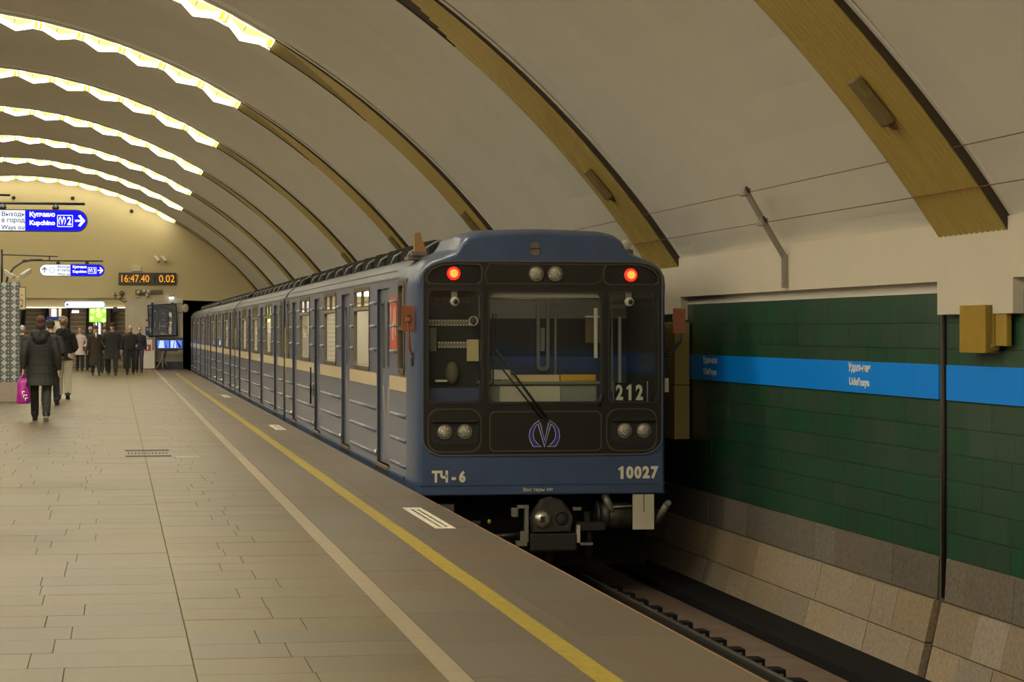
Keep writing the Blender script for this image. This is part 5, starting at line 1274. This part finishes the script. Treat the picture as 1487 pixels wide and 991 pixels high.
    if hood == 'down':
        q.tube([S(nk+V3((-.12, -.04, -.02))), S(nk+V3((-.10, .06, .01))), S(nk+V3((0, .11, .0))), S(nk+V3((.10, .06, .01))), S(nk+V3((.12, -.04, -.02)))], [.05*k, .065*k, .085*k, .065*k, .05*k], cm_, 10)
        q.ell(S(nk+V3((0, .1, -.06))), .13*k, .085*k, .12*k, cm_, 14, 9)
    else:
        q.tube([S(nk+V3((0, .01, -.05))), S(nk+V3((0, .005, .055)))], [.085*k, .073*k], cm_, 14)
    if hood == 'up':
        q.ell(S(hd+V3((0, .05, .02))), .105*k, .105*k, .135*k, cm_, 16, 10); q.tube([S(hd+V3((0, .06, -.02))), S(nk+V3((0, .06, -.08)))], [.095*k, .15*k], cm_, 12)
    coat_o = merged(q, 'coat', body, vox)
    if seams:                                   # quilting seams across the padded coat
        q = B()
        for z in seams:
            zz = z+dz; rx = .192*w_; ry = .150
            for i in range(len(ringsz)-1):
                if ringsz[i][0] >= zz >= ringsz[i+1][0]:
                    f = (ringsz[i][0]-zz)/(ringsz[i][0]-ringsz[i+1][0]); rx = ringsz[i][1]*(1-f)+ringsz[i+1][1]*f; ry = ringsz[i][2]*(1-f)+ringsz[i+1][2]*f
            q.tube([S((rx*1.0*math.cos(a), ry*1.0*math.sin(a), zz)) for a in [PI*i/14 for i in range(15)]], .006*k, M['rubber'], 5)
        q.build('quilt_seams', coat_o)
    if inner:
        im = cmat('inner_%d' % int(inner[0]*1000), inner); q = B(); q.tube([S(nk+V3((0, -.055, .05))), S(nk+V3((0, -.095, -.06))), S(nk+V3((0, -.115, -.17)))], [.035*k, .045*k, .02*k], im, 10); q.build('scarf', body)
    # trousers
    tm = cmat('trousers_%d_%d_%d' % tuple(int(c*1000) for c in trousers), trousers)
    q = B()
    for h, kn, an, p in legs:
        q.tube([S(h+V3((0, 0, .04))), S(h.lerp(kn, .45)), S(kn), S(kn.lerp(an, .5)), S(an+V3((0, 0, .0)))], [.105*k*legw, .092*k*legw, .073*k*legw, .072*k*legw, .064*k*legw], tm, 12)
    q.tube([S(pel+V3((0, 0, -.08))), S(pel+V3((0, 0, .08)))], [(.155*k*w_, .12*k), (.15*k*w_, .115*k)], tm, 14)
    merged(q, 'trousers', body, vox)
    # shoes
    sm_ = cmat('shoes_%d' % int(shoes[0]*1000), shoes, .5)
    for h, kn, an, p in legs:
        q = B(); rt = Matrix.Rotation(-p if p > 0 else -p, 3, 'X')
        def T(v): return tuple((an+rt@V3(v))*k)
        prof_ = [(.075, .022, .036, -.085, .02), (.05, .036, .04, -.088, .07), (.0, .042, .042, -.088, .09), (-.06, .04, .04, -.088, .0), (-.12, .045, .03, -.088, -.03), (-.165, .036, .018, -.088, -.045), (-.18, .015, .01, -.085, -.06)]
        rg = []
        for yy, wx, _, z0, z1 in prof_:
            rg.append([T((wx*c, yy, z0 if s_ < 0 else z0+(z1-z0)*s_)) for c, s_ in [(math.cos(2*PI*i/12), math.sin(2*PI*i/12)) for i in range(12)]])
        q.loft(rg, sm_); q.tube([T((0, .02, -.02)), T((0, .015, .08))], [.05*k, .056*k], sm_, 12)
        so = q.build('shoe', body)
        if sole:
            q = B(); sl = cmat('sole', sole); q.loft([[T((wx*1.06*c, yy, -.098 if s_ < 0 else -.078)) for c, s_ in ((1, -1), (1, 1), (-1, 1), (-1, -1))] for yy, wx, _, z0, z1 in prof_], sl, smooth=False); q.build('sole', so)
    # hair, hat, face
    if haircut != 'bald':
        hm = cmat('hair_%d_%d' % (hair[0]*1000, hair[1]*1000), hair, .7, .4, 60); q = B()
        q.ell(S(hd+V3((0, .030, .04))), .083*k, .092*k, .098*k, hm, 18, 11)
        if haircut in ('bob', 'bun'): q.ell(S(hd+V3((0, .045, -.01))), .082*k, .075*k, .10*k, hm, 16, 10)
        if haircut == 'bun': q.ell(S(hd+V3((0, .10, .065))), .055*k, .05*k, .06*k, hm, 14, 9)
        if haircut == 'curly':
            rr = random.Random(9)
            for i in range(26):
                a = rr.uniform(0, 2*PI); e_ = rr.uniform(-.2, 1.4); q.ell(S(hd+V3((.085*math.cos(a)*math.cos(e_), .03+.09*math.sin(a)*math.cos(e_)*(.7 if math.sin(a) < 0 else 1), .045+.095*math.sin(e_)))), .028*k, .028*k, .028*k, hm, 8, 6)
        hr = merged(q, 'hair', body, .008)
    if hat:
        ht = cmat('hat_%d_%d' % (hat[0]*1000, hat[1]*1000), hat[:3]); q = B()
        q.ell(S(hd+V3((0, .018, .062))), .094*k, .108*k, .085*k, ht, 18, 11); q.tube([S(hd+V3((0, .015, .035))), S(hd+V3((0, .012, .07)))], [(.094*k, .107*k), (.096*k, .108*k)], ht, 18)
        if len(hat) > 3: q.ell(S(hd+V3((0, -.1, .055))), .07*k, .06*k, .012*k, ht, 14, 7)
        merged(q, 'hat', body, .008)
    if face:
        for sg in (1, -1):
            q = B(); q.ell(S(hd+V3((sg*.030, -.083, .012))), .014*k, .008*k, .008*k, M['eye'], 8, 6); q.build('eye', body)
            q = B(); q.box(*[c*k for c in (sg*.031-.02, sg*.031+.02, hd.y-.092, hd.y-.076)], (hd.z+.030)*k, (hd.z+.037)*k, hm if haircut != 'bald' else M['eye']); q.build('eyebrow', body)
        q = B(); q.ell(S(hd+V3((0, -.084, -.062))), .024*k, .008*k, .007*k, M['lip'], 10, 6); q.build('mouth', body)
    body['hand_r'] = 0
    del body['hand_r']
    return body, armpts, k
AWAY = PI
person('woman in long quilted black coat walking away, nearest passer-by', -1.27, 42.2, AWAY-.05, H=1.80, coat=(.013, .0125, .011), hem=.58, trousers=(.025, .024, .022), stride=.26, lead=1, hair=(.10, .05, .025), haircut='bun', hood='down',
       arms=('swing', 'down'), skin=(.48, .30, .21), wide=1.26, face=True, vox=.009, sole=(.5, .48, .4), puff=True, flare=1.1, seams=(1.24, 1.08, .93, .78))
person('person in dark knit cap walking away beside the woman in quilted coat', -1.33, 50.8, AWAY-.15, wide=1.1, H=1.75, coat=(.018, .018, .018), hem=.72, trousers=(.02, .02, .035), stride=.22, lead=-1, hat=(.012, .015, .013), arms=('pocket', 'front'), vox=.011, flare=1.05)
person('person in cream trousers and black hooded jacket walking away', -1.17, 55.8, AWAY, H=1.84, coat=(.016, .016, .017), hem=.82, trousers=(.52, .47, .37), shoes=(.02, .018, .015), stride=.25, lead=1, hair=(.34, .25, .18), haircut='curly', hood='down', arms=('front', 'front'), wide=1.1, vox=.011, legw=1.15)
person('grey-haired man half hidden behind the patterned pillar', -2.26, 60.5, AWAY-.2, H=1.66, coat=(.02, .019, .018), hem=.75, hair=(.36, .34, .31), arms=('pocket', 'pocket'), stride=.18, inner=(.5, .4, .5), vox=.012)
person('elderly man in brown overcoat with white scarf and dark red cap', -.68, 85.6, .05, H=1.70, coat=(.035, .026, .018), hem=.30, trousers=(.04, .03, .02), stride=.16, hair=(.1, .08, .07), hat=(.09, .02, .015), inner=(.62, .58, .48), arms=('swing', 'down'), wide=1.22, vox=.012)
person('person in black coat and cap between the scarfed man and the hooded one', -.40, 90.0, 0, H=1.68, coat=(.014, .014, .014), hem=.55, stride=.18, lead=-1, hat=(.015, .015, .02), arms=('pocket', 'front'), vox=.012)
person('tallest walker, in black with cap and wide open dark coat', -.12, 85.3, -.03, H=1.80, coat=(.018, .018, .019), hem=.52, trousers=(.022, .021, .02), shoes=(.09, .07, .05), stride=.24, hat=(.012, .012, .013, 1), hood='down', arms=('down', 'pocket'), wide=1.34, flare=1.2, vox=.012)
person('man in sunglasses, dark jacket, hands clasped in front', .51, 86.6, 0, H=1.72, coat=(.025, .024, .020), hem=.88, trousers=(.022, .021, .022), stride=.2, lead=-1, hair=(.42, .38, .33), arms=('front', 'swing'), wide=1.25, vox=.012)
person('man in navy jacket behind the one with clasped hands', .86, 90.5, .0, H=1.68, coat=(.012, .012, .03), hem=.86, trousers=(.025, .022, .035), stride=.2, hair=(.03, .025, .02), arms=('swing', 'down'), vox=.012)
person('brown-haired person in yellow shoes at the back of the group', .43, 94.0, 0, H=1.68, coat=(.02, .018, .015), hem=.8, shoes=(.3, .24, .03), stride=.15, hair=(.20, .10, .04), arms=('down', 'down'), vox=.012)
person('blonde woman in pale pink knee-length coat near the opening', -1.37, 95.2, .1, H=1.64, coat=(.62, .49, .49), hem=.62, trousers=(.015, .015, .02), stride=.14, hair=(.32, .20, .10), haircut='bob', arms=('pocket', 'pocket'), flare=1.15, vox=.012)
person('person in white knitted hat and dark coat beside the pink coat', -.98, 96.4, -.2, H=1.68, coat=(.02, .025, .022), hem=.7, stride=.16, lead=-1, hat=(.62, .58, .52), arms=('down', 'pocket'), vox=.012)
# carrier bag in the woman's hand
t = thing('carrier_bag', 'magenta and violet plastic carrier bag held by the nearest woman', 'bag', (-1.56, 42.15, .30))
pm = mat('magenta_plastic', (.70, .012, .33), .35, noise=.6, nscale=13, col2=(.09, .012, .24)); pv = mat('violet_print', (.10, .02, .22), .4)
q = B(); rg = []
for z, rx, ry in ((0, .10, .05), (.03, .115, .065), (.18, .112, .06), (.34, .095, .045), (.44, .06, .03)):
    rg.append([(rx*math.cos(a)*(1+.08*math.sin(3*a+z*9)), ry*math.sin(a)*(1+.1*math.cos(4*a+z*7)), z) for a in [2*PI*i/20 for i in range(20)]])
q.loft(rg, pm); bg = q.build('bag_body', t)
q = B(); q.tube([(-.045, 0, .43), (-.02, 0, .53), (.02, 0, .53), (.045, 0, .43)], .009, pm, 6); q.build('bag_handle', t)
q = B()
for i, (x, z, w_) in enumerate(((-.02, .20, .05), (.0, .14, .07), (.03, .09, .05))): q.box(x, x+w_, -.073, -.063, z, z+.018, M['letterw']); q.box(x, x+.014, -.073, -.063, z-.035, z, M['letterw'])
q.build('printed_strokes', bg)
